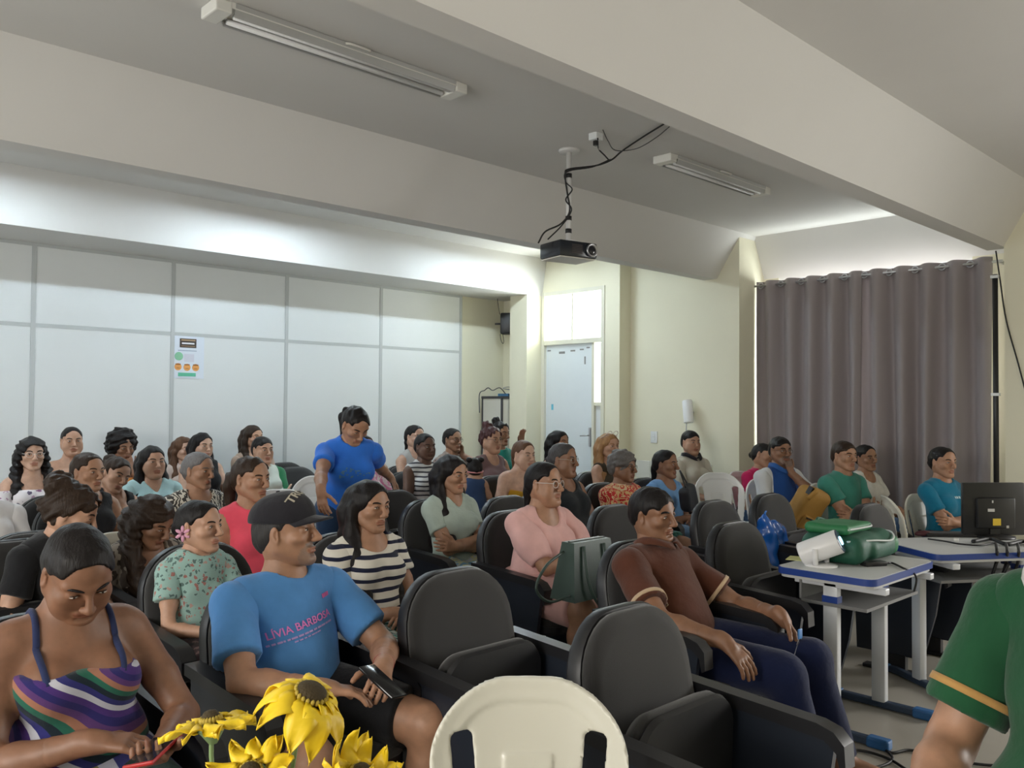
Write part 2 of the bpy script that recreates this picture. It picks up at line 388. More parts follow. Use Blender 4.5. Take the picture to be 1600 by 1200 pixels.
def head_field(F, H, R, s=1., fat=0., male=False, age=0., nose=1., mouth=0.):
    T = lambda x, y, z: H+R@(np.array([x, y, z])*s)
    el = lambda c, r, k=.02, op='u', R2=None: F.el(T(*c), tuple(q*s for q in r), R if R2 is None else R@R2, k=k*s, op=op)
    rc = lambda a, b, ra, rb, k=.02, op='u': F.rc(T(*a), T(*b), ra*s, rb*s, k=k*s, op=op)
    el((0,-.014,.030), (.073,.093,.081), .02)
    el((0,.034,.034), (.058,.052,.058), .03)
    el((0,.030,-.040), (.054+fat*.012,.054,.068), .03)
    el((0,-.02,-.03), (.062,.065,.05), .03)
    for q in (-1, 1):
        rc((q*.056,-.004,-.045), (q*.022,.064,-.096), .018+fat*.006+(.003 if male else 0), .015, .025)
        el((q*.044,.054,-.024), (.022+fat*.006,.024,.018+fat*.01), .02)
        if fat > 0: el((q*.04,.045,-.06), (.024+fat*.008,.028,.03), .025)
        el((q*.033,.094,.002), (.017,.013,.0105), .014, 's')
        rc((q*.012,.083,.021), (q*.05,.068,.022), .009+(.002 if male else 0), .008, .014)
        el((q*.0345,.075,.001), (.0165,.0125,.0125), .004)
        el((q*.0125,.099,-.036), (.0085*nose,.010,.0075), .007)
        el((q*.0755,-.008,-.006), (.0085,.020,.032), .008, 'u', RZ(-q*.45))
        el((q*.083,.002,-.004), (.005,.010,.018), .006, 's', RZ(-q*.45))
    el((0,.072,-.098), (.020+(.004 if male else 0),.016,.016), .022)
    if fat > .5: el((0,.04,-.105), (.045,.045,.022), .03)
    rc((0,.086,.016), (0,.110,-.028), .0075, .0105*nose, .012); el((0,.111,-.033), (.0105*nose,.0105,.009), .008)
    el((0,.0830,-.0605), (.026,.0105,.0052), .008); el((0,.0825,-.0712), (.022,.0105,.0060), .008)
    F.el(T(0,.095,-.0660), (.024*s,.010*s,.0016*s+mouth*.003), R, k=.004*s, op='s')
    el((0,.083,-.0835), (.018,.008,.004), .008, 's')
    return T

def hair_field(style, H, R, s=1., cap=True):
    F = Fld(); T = lambda x, y, z: H+R@(np.array([x, y, z])*s); noise = None
    el = lambda c, r, k=.02, op='u': F.el(T(*c), tuple(q*s for q in r), R, k=k*s, op=op)
    rc = lambda a, b, ra, rb, k=.02, op='u', flat=None: F.rc(T(*a), T(*b), ra*s, rb*s, k=k*s, op=op, flat=flat)
    st = style.split('+'); base = st[0]
    if base == 'short':
        el((0,-.014,.030), (.078,.098,.086)); el((0,.034,.034), (.062,.056,.063), .03); el((0,-.055,-.015), (.064,.056,.055), .03)
        el((0,.092,-.042), (.078,.066,.102), .006, 's')
        for q in (-1, 1): el((q*.085,.012,-.035), (.03,.04,.05), .01, 's'); el((q*.078,.060,.002), (.034,.042,.040), .012, 's')
        el((0,-.03,-.1), (.1,.08,.055), .012, 's'); noise = wob(.0014*s, 190, 3)
    elif base == 'afro':
        el((0,-.03,.055), (.115,.115,.105)); el((0,-.045,-.01), (.11,.085,.085), .05)
        el((0,.085,-.04), (.072,.075,.105), .01, 's'); noise = wob(.008*s, 130, 5)
    elif base == 'curlyshort':
        el((0,-.014,.034), (.084,.104,.093)); el((0,.034,.036), (.066,.060,.067), .03); el((0,-.055,-.015), (.07,.06,.06), .03)
        el((0,.092,-.045), (.078,.070,.104), .008, 's')
        for q in (-1, 1): el((q*.085,.012,-.04), (.03,.04,.05), .01, 's')
        el((0,-.03,-.11), (.1,.08,.055), .012, 's'); noise = wob(.005*s, 150, 5)
    else:
        el((0,-.014,.030), (.0785,.0985,.086)); el((0,.034,.034), (.0625,.0565,.0635), .03); el((0,-.05,-.01), (.068,.058,.065), .03)
        el((0,.095,-.034 if base in ('long', 'longcurly', 'bob') else -.018), (.079,.074,.105), .006, 's')
        if base in ('tied', 'bun', 'pony', 'lowpony'):
            for q in (-1, 1): el((q*.085,.014,-.035), (.028,.032,.052), .01, 's'); el((q*.076,.056,-.004), (.034,.042,.046), .012, 's')
            el((0,-.01,-.115), (.1,.085,.06), .014, 's')
        noise = wob(.0012*s, 160, 2)
        if base == 'bun': el((0,-.105,.075), (.045,.045,.042), .012); noise = wob(.004*s, 130, 7)
        if base == 'tied': el((0,-.112,-.01), (.03,.025,.03), .015)
        if base == 'pony':
            q = [T(0,-.095,.015), T(0,-.130,.005)]; g = T(0,-.142,-.045)
            F.rc(q[0], q[1], .02*s, .028*s, k=.015); F.rc(q[1], g, .03*s, .034*s, k=.02); F.rc(g, g+V(0,-.005,-.13), .034*s, .022*s, k=.02); F.rc(g+V(0,-.005,-.13), g+V(0,.005,-.2), .022*s, .006, k=.02); noise = wob(.003*s, 120, 7)
        if base == 'lowpony':
            g = T(0,-.10,-.05); F.rc(T(0,-.09,0), g, .025*s, .026*s, k=.02); F.rc(g, g+V(0,-.01,-.16), .028*s, .012*s, k=.02)
        if base in ('long', 'longcurly', 'bob', 'parted'):
            L = .15 if base == 'bob' else .40
            for q in (-1, 1):
                a, b = T(q*.062,-.01,.05), T(q*.083,-.014,-.035)
                c = H+R@np.array([q*.088,-.012,-.06])*s+V(0,0,-.06); m_ = c+V(0,0,-(L-.1)*.42)+R@V(q*.010,.055,0); d = c+V(0,.0,-L+.1)+R@V(q*.002,.125,0)
                F.rc(a, b, .022*s, .024*s, k=.02); F.rc(b, c, .026*s, .031*s, k=.02); F.rc(c, m_, .036*s, .036*s, k=.02); F.rc(m_, d, .036*s, .026*s, k=.02)
                b2 = T(q*.05,-.075,-.03); d2 = b2+V(0,-.02,-L); F.rc(T(q*.04,-.07,.03), b2, .04*s, .045*s, k=.03); F.rc(b2, d2, .047*s, .035*s, k=.03)
            b = T(0,-.085,-.03); F.rc(b, b+V(0,-.02,-L), .045*s, .04*s, k=.03)
            if base == 'longcurly': noise = wob(.007*s, 125, 9)
            else: noise = wob(.0022*s, 110, 4)
    if 'topbun' in st: el((0,-.05,.125), (.042,.042,.036), .012); noise = wob(.006*s, 140, 7)
    if 'messy' in st: el((0,-.085,.09), (.07,.06,.05), .02); noise = wob(.006*s, 150, 8)
    return F, noise

def ellipsoid_mesh(c, r, R, nu=10, nv=14):
    v, f = [], []
    for i in range(nu+1):
        a = math.pi*i/nu-math.pi/2
        for j in range(nv):
            b = 2*math.pi*j/nv; v.append(c+R@np.array([r[0]*math.cos(a)*math.sin(b), r[1]*math.sin(a), r[2]*math.cos(a)*math.cos(b)]))
    for i in range(nu):
        for j in range(nv): f.append((i*nv+j, i*nv+(j+1) % nv, (i+1)*nv+(j+1) % nv, (i+1)*nv+j))
    return v, f

def person(label, head, yaw=0, lean=-6, side=0, hy=0, hp=0, hr=0, s=1., girth=1., male=False, bust=1., skin='tan', hair='tied', hc=BLACK,
           top=('tee', None), bottom=('pants', None), armR='lap', armL='lap', detail=1, legs='sit', fat=0., hs=1., facial=None, glasses=None, lips=None, seat=.43, group=None, spread=.1, knee=0., tw=0., shin=0., grey=0.):
    """head: world position of the head centre. yaw: turn of the body away from facing -Y (degrees, + to the person's left)."""
    Hw = np.array(head, float); sk = np.array(SKIN[skin] if isinstance(skin, str) else skin)
    ln, sd = lean*D2R, side*D2R
    u = unit(V(math.sin(sd), math.sin(ln)*math.cos(sd), math.cos(ln)*math.cos(sd))); f = unit(V(0,1,0)-u*u[1]); r = np.cross(f, u)
    tT = .465*s; hN = .143*s; bow = math.sin(max(0, -hp)*D2R); hu = unit(u*.5+V(0,0,1)+V(0,.12,0))
    hq = hu*hN*(1-.42*bow)+RZ(hy*D2R*.6)@V(0,.085,0)*s*bow
    zP = seat+.095*girth**.5 if legs == 'sit' else .90*s
    if legs == 'sit':
        want = (Hw[2]-zP-hq[2])/max(u[2], .3)
        tT2 = min(max(want, tT*.80), tT*1.12); zP += (want-tT2)*u[2]; tT = tT2
    else: zP = Hw[2]-hq[2]-tT*u[2]
    q = tT/.465
    P0 = V(0,0,zP); N = P0+u*tT; Hc = N+hq
    rz = math.pi+yaw*D2R; Rw = RZ(rz)
    loc = Hw-Rw@Hc; loc[2] = 0
    root = empty('person', loc, rz, label, 'person', group)
    Rt = np.stack([r, f, u], 1)
    if tw: Rt = Rt@RZ(tw*D2R); r, f = Rt[:,0], Rt[:,1]
    B = lambda x, y, z: P0+Rt@V(x, y, z*q)         # torso frame
    Rh = RZ(hy*D2R)@RX(hp*D2R)@RY(hr*D2R)
    sw = (.172 if male else .150)*s*(1+.35*(girth-1)); g = girth
    hB = (.024, .018, .014)[detail]; hH = (.0085, .0064, .0046)[detail]
    # --- torso
    To = Fld()
    To.el(P0+V(0,-.01,.0), (.158*g*s,.118*g*s,.105), None, k=.06)
    To.el(B(0,.012*g,.12), (.128*g*s,.098*g*s,.12), Rt, k=.06)
    To.el(B(0,.0,.28), ((.14 if male else .126)*s*(.6+.4*g),.098*s*(.6+.4*g),.16), Rt, k=.06)
    To.rc(B(-sw*.72,-.012,.405), B(sw*.72,-.012,.405), .056*s, .056*s, k=.05)
    To.rc(B(0,-.015,.40), N+hu*.02, .07*s, .055*s, k=.06)
    if g > 1.15: To.el(B(0,.05*g,.09), (.13*g*s,.09*g*s,.10*s), Rt, k=.06)
    if not male:
        for e in (-1, 1): To.el(B(e*.066*s,.078*s*(.7+.3*g),.285), (.06*s*bust,.055*s*bust,.062*s*bust), Rt, k=.035)
    neck = Fld().rc(N-u*.03, Hc+Rh@V(0,-.022,-.055)*hs, (.056 if male else .049)*s*(.75+.25*g), (.054 if male else .047)*s*(.8+.2*g), k=.03)
    # --- arms
    la, lb = .275*s, .245*s; Sh = {}; arms = {}
    ag = (.6+.4*g)*(1.08 if male else .95)
    for e, spec in ((1, armR), (-1, armL)):
        S = B(e*sw, -.012, .385); Sh[e] = S
        pole = V(e*.55,-.25,-.85); curl, hd, hn = .5, None, None
        if isinstance(spec, str): spec = dict(pose=spec)
        po = spec.get('pose', 'lap')
        if po == 'lap': W = P0+V(e*.09,.27*s,.075+.02*g); hd = V(-e*.55,.75,-.25); hn = V(0,0,-1); curl = .35
        elif po == 'lapin': W = P0+V(e*.045,.24*s,.09+.02*g); hd = V(-e*.9,.4,-.1); hn = V(0,-.3,-1); curl = .5
        elif po == 'thigh': W = P0+V(e*.15,.30*s,.09); hd = V(0,.9,-.2); hn = V(0,0,-1); curl = .25
        elif po == 'crossed': W = B(-e*.10,.175*g,.17+.02*e); hd = V(-e*.9,-.05,.15); hn = V(0,-1,0); curl = .5; pole = V(e*.8,.15,-.7)
        elif po == 'chin': W = Hc+Rh@V(e*.03,.10,-.17)*s; hd = V(-e*.2,-.15,1.); hn = V(0,-1,.1); curl = .7; pole = V(e*.5,.6,-.8)
        elif po == 'cheek': W = Hc+Rh@V(e*.085,.05,-.155)*s; hd = V(0,-.1,1.); hn = V(-e*1.,-.2,.1); curl = .9; pole = V(e*.7,.5,-.8)
        elif po == 'phone': W = P0+V(e*.07,.24*s,.16); hd = V(-e*.5,.75,.12); hn = V(-e*.3,-.2,.9); curl = .55; pole = V(e*.7,-.3,-.8)
        elif po == 'side': W = S+V(e*.10,.03,-.50*s); hd = V(e*.05,.1,-1); hn = V(-e*1.,.1,0); curl = .3
        elif po == 'armrest': W = P0+V(e*.25,.22*s,.13); hd = V(0,.95,-.25); hn = V(0,0,-1); curl = .4; pole = V(e*.7,-.5,-.6)
        else: W = None
        if 'W' in spec: W = P0+V(*spec['W'])
        if 'Ww' in spec: W = Rw.T@(np.array(spec['Ww'])-loc)
        if 'pole' in spec: pole = V(*spec['pole'])
        if 'hd' in spec: hd = V(*spec['hd'])
        if 'hn' in spec: hn = V(*spec['hn'])
        curl = spec.get('curl', curl)
        E_, W = ik(S, W, la, lb, pole)
        if hd is None: hd = unit(W-E_)
        if hn is None: hn = V(0,0,-1)
        arms[e] = (S, E_, W, unit(hd), unit(hn), curl)
    Ar = Fld()
    for e, (S, E_, W, hd, hn, curl) in arms.items():
        Ar.rc(S, S*.45+E_*.55, .047*s*ag, .043*s*ag, k=.04); Ar.rc(S*.45+E_*.55, E_, .043*s*ag, .038*s*ag, k=.02)
        M = E_*.7+W*.3; Ar.rc(E_, M, .037*s*ag, .040*s*ag, k=.015); Ar.rc(M, W, .040*s*ag, .0255*s*(.8+.2*ag), k=.015)
    # --- legs
    Lg = Fld(); lj = {}
    for e in (1, -1):
        Hj = P0+V(e*.085*s*g**.5,.0,-.01)
        if legs == 'sit':
            ks = knee if np.isscalar(knee) else knee[0 if e == 1 else 1]
            K = Hj+unit(V(e*spread+ks,1,0))*.43*s; K[2] = max(seat+.065, zP-.05)
            sh_ = shin if np.isscalar(shin) else shin[0 if e == 1 else 1]
            A = V(K[0]+ks*.1,K[1]-.02+sh_,.085); T_ = A+V(e*.03+ks*.1,.17*s,-.045)
            rr = (.088*s*g, .062*s*g**.6)
        else:
            K = V(Hj[0],Hj[1]+.02,Hj[2]*.53); A = V(Hj[0],Hj[1]-.02,.085); T_ = A+V(e*.03,.17,-.045); rr = (.092*s*g, .058*s*g**.6)
        lj[e] = (Hj, K, A)
        Lg.rc(Hj, K, *rr, k=.05); M = K*.68+A*.32; Lg.rc(K, M, .056*s, .056*s*g**.4, k=.03); Lg.rc(M, A, .056*s*g**.4, .036*s, k=.03)
        Lg.rc(A, T_, .038, .028, k=.03)
    body = Fld().ext(To).ext(neck).ext(Ar).ext(Lg)
    hf = Fld().ext(neck); T = head_field(hf, Hc, Rh, hs*s**.4, fat, male)
    hsz = hs*s**.4
    parts = [body.mesh(hB)]
    hlo, hhi = Hc-.15*hsz, Hc+.15*hsz; hlo[2] = Hc[2]-.175*hsz
    parts.append(hf.mesh(hH, hlo, hhi)); nh = sum(len(p[0]) for p in parts)
    for e, (S, E_, W, hd, hn, curl) in arms.items():
        F = Fld().rc(E_*.35+W*.65, W, .033*s*ag, .0255*s*(.8+.2*ag), k=.015); hand_field(F, W, hd, hn, e*1., curl, .97*s)
        parts.append(F.mesh((.0075, .0058, .0046)[detail]))
    v, fc = join(parts)
    col = np.tile(sk, (len(v), 1))
    # lips, cheeks: natural skin colour differences
    loc_h = (v-Hc)@Rh/hsz
    lipd = ((loc_h[:,0]/.026)**2+((loc_h[:,2]+.066)/.0125)**2)
    m = (lipd < 1) & (loc_h[:,1] > .078)
    lc = np.array(lips if lips is not None else sk*V(.82,.62,.60)); col[m] = lc
    if facial:
        d2 = ((loc_h[:,0]/.05)**2+((loc_h[:,2]+.085)/.045)**2); m2 = (d2 < 1) & (loc_h[:,1] > .05) & (lipd > 1.2)
        mo = (abs(loc_h[:,0]) < .032) & (loc_h[:,2] < -.043) & (loc_h[:,2] > -.058) & (loc_h[:,1] > .075)
        if facial == 'stubble': col[m2 | mo] = sk*.55+np.array([.22,.21,.2])*.25
        col[mo] = sk*.35+.02
    bo = mesh_obj('body', v, fc, skin_mat(), root, cols=col)
    # --- face details
    hairm = hair_mat(hc)
    ec = bpy.data.materials.get('eye_white') or pmat('eye_white', (.62,.58,.54), .25); 
    ei = bpy.data.materials.get('eye_iris') or pmat('eye_iris', (.018,.010,.007), .15)
    shut = hp < -18
    if Hw is not None:
        for e in (-1, 1):
            c = T(e*.0335,.0795,.0005)
            mb = MB(); mb.add(*ellipsoid_mesh(c, V(.0130,.0098,.0040 if not shut else .002)*hsz, Rh)); eo = mb.build('eye', ec, bo, True)
            gz = V(0,.0068,0); mb = MB(); mb.add(*ellipsoid_mesh(T(e*.0335,.0832,.0003), V(.0058,.0072,.0046 if not shut else .002)*hsz, Rh, 6, 10)); mb.build('iris', ei, eo, True)
            mb = MB(); mb.tube(spline([T(e*.0195,.0845,.0005), T(e*.028,.0885,.0062), T(e*.038,.0875,.0062), T(e*.0495,.0755,.0005)], 4), [.0012*hsz]*13, 5)
            mb.build('eyelash', ei, eo, True)
            pts = spline([T(e*.014,.0925,.0185), T(e*.028,.0905,.0235), T(e*.042,.0815,.0235), T(e*.053,.0695,.0175)], 4)
            mb = MB(); mb.tube(pts, [(.0026+.0013*math.sin(math.pi*i/12))*hsz*(1.25 if male else 1) for i in range(13)], 6); mb.build('eyebrow', hairm if not grey else hair_mat(GREY), bo, True)
    # --- hair
    if hair:
        hfld, nz = hair_field(hair, Hc, Rh, hsz)
        hv, hfc = hfld.mesh((.0105, .0075, .0052)[detail], noise=nz, pad=.03)
        mesh_obj('hair', hv, hfc, hairm, root)
    # --- clothes
    style, mat = top[0], top[1]; opt = top[2] if len(top) > 2 else {}
    if style:
        sl = []; G = Fld().ext(To); slv = opt.get('sleeve', .55 if style in ('tee', 'v', 'scoop', 'polo', 'puff', 'off') else 0)
        if style in ('tee', 'v', 'scoop', 'polo', 'puff', 'off'):
            for e, (S, E_, W, hd, hn, curl) in arms.items():
                Q = Fld(); sl.append(Q)
                en = S+(E_-S)*min(slv, 1); r1 = .047*s*ag+.004
                if style == 'puff': Q.el(S*.6+E_*.4, (.074*s*ag,.105*s,.074*s*ag), frame_from(E_-S), k=.03)
                Q.rc(S, en, r1-.004, r1+.006 if slv < .8 else r1-.006, k=.03); Q.rc(S, B(e*sw*.74,-.012,.365), r1, r1, k=.03)
                d = unit(E_-S)
                if slv > 1: Q.rc(E_, E_+(W-E_)*(slv-1), .042*s*ag+.004, .036*s*ag, k=.02); d = unit(W-E_); en = E_+(W-E_)*(slv-1)
                Q.bx(en+d*.075, (.12,.075,.12), frame_from(d), k=.004)
                if style == 'off': Q.bx(B(0,0,opt.get('cut', .345))+u*.25, (.6,.5,.25), Rt, k=.006)
        if style in ('tee', 'polo'): G.el(N+hu*.035+f*.02, (.072*s,.078*s,.05), Rt, k=.008, op='s'); G.bx(N+hu*.105, (.13,.13,.075), Rt, k=.004)
        if style in ('scoop', 'puff'): G.el(N+f*.075*s+u*.012, (.085*s,.10*s,.085*s), Rt, k=.008, op='s'); G.bx(N+hu*.115, (.11,.12,.09), Rt, k=.004)
        if style == 'v': G.rc(N+u*.05+f*.05, N-u*.10*s+f*.13*s, .085*s, .012, k=.008, op='s'); G.bx(N+hu*.115, (.11,.12,.09), Rt, k=.004)
        if style == 'tank':
            G.el(N+f*.07*s+u*.01, (.078*s,.11*s,.10*s), Rt, k=.008, op='s'); G.bx(N+hu*.10, (.07,.12,.09), Rt, k=.004)
            for e in (1, -1): G.el(Sh[e]+r*e*.035*s+u*.0, (.062*s,.13*s,.115*s), Rt, k=.008, op='s')
        if style == 'sleeveless':
            G.el(N+hu*.035+f*.03, (.075*s,.085*s,.05), Rt, k=.008, op='s'); G.bx(N+hu*.12, (.11,.12,.085), Rt, k=.004)
            for e in (1, -1): G.el(Sh[e]+r*e*.055*s-u*.01, (.055*s,.13*s,.105*s), Rt, k=.008, op='s')
        if style in ('strapless', 'off', 'straps'):
            zc = opt.get('cut', .345); G.bx(B(0,0,zc)+u*.25, (.45,.4,.25), Rt, k=.006)
        hem = opt.get('hem', -.055)
        G.bx(P0+V(0,0,hem-.2), (.6,.6,.2), None, k=.01)
        G.p = [p for p in G.p if p[4] == 'u']+[p for p in G.p if p[4] == 's']
        wr = wob(.0035, 34, int(abs(Hw[0]*97+Hw[1]*31)) % 97) if detail else None
        gv, gf = join([G.mesh(hB*.85, inflate=.013, noise=wr)]+[Q.mesh(hB*.8, inflate=.012, noise=wr) for Q in sl])
        so = mesh_obj(opt.get('name', 'shirt'), gv, gf, mat, root)
        if style == 'straps':
            bv = BVHTree.FromPolygons([q_.co for q_ in bo.data.vertices], [tuple(p_.vertices) for p_ in bo.data.polygons]); zc = opt.get('cut', .345)
            for e in (1, -1):
                pts = []
                for x_, y_, z_, dr in ((.088,.35,zc-.02,-f), (.092,.35,zc+.02,-f), (.093,.35,.385,-f), (.092,.35,.405,-f), (.088,.03,.7,-u), (.084,-.02,.7,-u), (.080,-.06,.7,-u), (.078,-.4,.39,f), (.072,-.4,.36,f), (.066,-.4,.31,f)):
                    o_ = B(e*x_*s, y_, z_); hh = bv.ray_cast(Vector(o_), Vector(dr))
                    if hh[0] is not None: pts.append(np.array(hh[0])-np.array(dr)*.002)
                if len(pts) > 3:
                    pts = spline(pts, 4); mb = MB(); mb.tube(pts, [.009]*len(pts), 6); mb.build('strap', opt.get('strapmat', mat), so, True)
        root['_'] = 0; del root['_']
    else: so = None
    bst, bm = bottom
    if bst:
        G = Fld(); G.el(P0+V(0,-.01,.0), (.160*g*s,.12*g*s,.10), None, k=.06)
        ln_ = dict(pants=2., shorts=.82, dress=.95, skirt=.9)[bst]
        for e in (1, -1):
            Hj, K, A = lj[e]; kk = .12 if bst in ('dress', 'skirt') else .05
            t = min(ln_, 1.); en = Hj+(K-Hj)*t
            G.rc(Hj, en, .094*s*g, (.094+(.068-.094)*t)*s*g**.7+(.01 if bst != 'pants' else 0), k=kk)
            if bst == 'pants': G.rc(K, K+(A-K)*.95, .064*s*g**.5, .05, k=.03); G.bx(A-V(0,0,.03), (.1,.1,.06), None)
            else: G.bx(en+unit(K-Hj)*.085, (.12,.085,.13), frame_from(K-Hj), k=.006)
        G.bx(P0+V(0,0,.30), (.4,.4,.2), None, k=.006)
        G.p = [p for p in G.p if p[4] == 'u']+[p for p in G.p if p[4] == 's']
        gv, gf = G.mesh(hB*.9, inflate=.008, noise=wob(.003, 30, 3) if detail else None)
        mesh_obj({'pants': 'trousers', 'shorts': 'shorts', 'dress': 'skirt', 'skirt': 'skirt'}[bst], gv, gf, bm, root)
    if legs == 'stand' or detail == 2 or True:
        for e in (1, -1):
            Hj, K, A = lj[e]; G = Fld().rc(A+V(0,-.03,-.045), A+V(e*.03,.19*s,-.058), .034, .03, k=.01); G.bx(A+V(0,0,-.135), (.2,.3,.05), None)
            gv, gf = G.mesh(.014, inflate=.006); mesh_obj('shoe', gv, gf, pmat('shoe_dark', (.03,.03,.035), .5), root)
    if glasses:
        gm = pmat('glasses_frame_'+glasses, dict(dark=(.03,.02,.02), clear=(.7,.68,.66), metal=(.4,.36,.3))[glasses], .3, .4 if glasses == 'metal' else 0)
        go = None
        mb = MB()
        for e in (-1, 1):
            ring = [T(e*(.0335+.022*math.cos(a)), .1005-.012*abs(math.cos(a)*.5+.5)*0-(.0035+.006*(math.cos(a)+1)/2), -.003+.0175*math.sin(a)) for a in np.linspace(0, 2*math.pi, 17)]
            mb.tube(ring, .0014*hsz, 5); mb.tube([T(e*.0555,.090,.003), T(e*.071,.055,.006), T(e*.079,-.005,.008), T(e*.079,-.02,-.004)], .0015*hsz, 5)
        mb.tube([T(-.0115,.097,.0), T(0,.103,.003), T(.0115,.097,.0)], .0014*hsz, 5)
        mb.build('glasses', gm, root, True)
    return dict(root=root, loc=loc, Rw=Rw, B=B, T=T, Hc=Hc, Rh=Rh, P0=P0, arms=arms, shirt=so, hsz=hsz, u=u, f=f, r=r, N=N, lj=lj, body=bo, s=s)
# ------------------------------------------------------------------ the hall
ZB, ZC = 2.85, 3.30          # beam soffit, slab
M_CEIL = pmat('ceiling_paint', (.74,.725,.70), .9, bump=.15, scale=60, var=.03, vscale=2)
M_WALL = pmat('cream_wall_paint', (.80,.765,.60), .75, bump=.12, scale=90, var=.03, vscale=3)
M_PANEL = pmat('white_partition_board', (.74,.76,.76), .45, var=.015, vscale=3)
M_RAIL = pmat('grey_partition_rail', (.50,.52,.52), .5)
M_FLOOR = pmat('worn_granilite_floor', (.37,.345,.30), .38, bump=.05, scale=150, var=.14, vscale=3)
M_WHITE = pmat('white_gloss_paint', (.78,.80,.80), .4, var=.02)
M_FRAME = pmat('cream_door_frame', (.74,.72,.60), .45)
M_GLASS, _nt, _b = newmat('window_glass'); _b.inputs['Roughness'].default_value = .03; _b.inputs['Base Color'].default_value = (.9,.95,.95,1)
_tr = node(_nt, 'ShaderNodeBsdfTransparent'); _tr.inputs[0].default_value = (.93,.96,.96,1); _ms = node(_nt, 'ShaderNodeMixShader'); _ms.inputs[0].default_value = .92
link(_nt, _b.outputs[0], _ms.inputs[1]); link(_nt, _tr.outputs[0], _ms.inputs[2]); link(_nt, _ms.outputs[0], _nt.nodes['Material Output'].inputs['Surface'])
M_BLACK = pmat('black_plastic', (.012,.012,.013), .38)
M_BLACKR = pmat('black_rubber', (.010,.010,.011), .55)
def struct(mb, name, mat, label=None, parent=None):
    o = mb.build(name, mat, parent)
    if parent is None: o['kind'] = 'structure'
    if label: o['label'] = label
    return o
XW, XL, YF, YB = 8.35, -3.0, -4.0, 8.057
struct(MB().box((XL-.2,YF-.2,-.12), (XW+.15,YB+.4,0)), 'floor', M_FLOOR, 'worn beige floor of the hall')
struct(MB().box((XL-.2,YF-.2,ZC), (XW+.15,YB+.4,ZC+.15)), 'ceiling', M_CEIL, 'grey white slab ceiling between the ribs')
# ribs of the slab: tapered beams running along X
for i, (y, w, sl, xe, lb) in enumerate(((2.273, .158, .27, 8.0, 'cream tapered ceiling beam nearest the camera'), (5.0, .16, .31, 8.35, 'cream tapered ceiling beam behind the projector'), (7.364, .9, .08, 7.70, 'white ceiling beam above the panelled back wall'), (-.5, .158, .27, 8.35, 'tapered ceiling beam behind the camera'))):
    far = .27 if w < .5 else 0
    struct(MB().prism([(y, ZB), (y+w, ZB), (y+w+far, ZC+.02), (y-sl, ZC+.02)], 0, XL, xe), 'trim_%d' % (i+1), M_CEIL, lb)
# back wall with partition panels
wb = struct(MB().box((XL,YB+.035,0), (7.69,YB+.3,ZC)), 'wall_back', M_WALL, 'back wall behind the white partition panels')
seams = [2.152+1.1935*k for k in range(-5, 5)]; seams[-1] = 6.926; zs = 2.151
for k in range(len(seams)-1):
    for z0, z1 in ((.10, zs), (zs, ZB)):
        mb = MB().box((seams[k]+.016,YB,z0+.016), (seams[k+1]-.016,YB+.034,z1-.012), bev=.003); mb.build('panel', M_PANEL, wb)
rm = MB()
for x in seams: MB().box((x-.018,YB-.006,0), (x+.018,YB+.034,ZB)).build('panel_rail', M_RAIL, wb)
for z in (.05, zs, ZB-.012): MB().box((seams[0],YB-.004,z-.016), (seams[-1],YB+.034,z+.016)).build('panel_rail', M_RAIL, wb)
# side wall (door, curtained window) from far corner to the front
ws = MB()
ws.box((7.69,7.66,0), (7.82,YB+.3,ZC))                       # corner strip
ws.box((7.39,7.364,0), (7.80,7.66,ZC))                       # pillar below the rear beam
Yd0, Yd1 = onX(945,560,7.65)[1], 7.362          # door opening
ZT = onX(890,452.5,7.65)[2]; ZD = onX(880,538,7.65)[2]; 
ws.box((7.65,6.14,0), (7.80,Yd0,ZC)); ws.box((7.65,Yd0,ZT), (7.80,7.364,ZC))
ws.box((7.80,6.14,0), (8.5,6.30,ZC))                           # return
ws.box((7.85,5.05,0), (8.5,6.14,ZC))
ws.box((7.85,4.73,0), (8.5,5.05,ZC))                           # pillar below the middle beam
WY0, WY1, WZ0 = 2.66, 4.56, .95
ws.box((XW,WY1,0), (XW+.15,4.73,ZC)); ws.box((XW,WY0,0), (XW+.15,WY1,WZ0)); ws.box((XW,2.27,0), (XW+.15,WY0,ZC))
ws.box((7.89,1.72,0), (XW+.15,2.27,ZC))                        # pillar below the near beam
for a, b in ((.0, 1.72), (YF, -2.4)): ws.box((XW,a,0), (XW+.15,b,ZC))
ws.box((XW,-2.4,0), (XW+.15,0,.95)); ws.box((XW,-2.4,2.75), (XW+.15,0,ZC))
wside = struct(ws, 'wall_right', M_WALL, 'cream side wall with the door and the curtained window')
struct(MB().prism([(XW+.01,ZB), (XW+.15,ZB), (XW+.15,ZC+.01), (XW-.22,ZC+.01)], 1, 2.27, 4.75), 'trim_5', M_CEIL, 'sloped edge beam above the curtain')
struct(MB().box((XL-.15,YF,0), (XL,-.3,ZC)).box((XL-.15,2.7,0), (XL,4.3,ZC)).box((XL-.15,6.9,0), (XL,YB+.3,ZC)).box((XL-.15,-.3,0), (XL,2.7,1.1)).box((XL-.15,-.3,2.7), (XL,2.7,ZC)).box((XL-.15,4.3,0), (XL,6.9,1.1)).box((XL-.15,4.3,2.7), (XL,6.9,ZC)), 'wall_left', M_WALL, 'cream left wall with two windows')
struct(MB().box((XL-.15,YF-.15,0), (XW+.15,YF,ZC)), 'wall_front', M_WALL, 'cream front wall behind the camera')
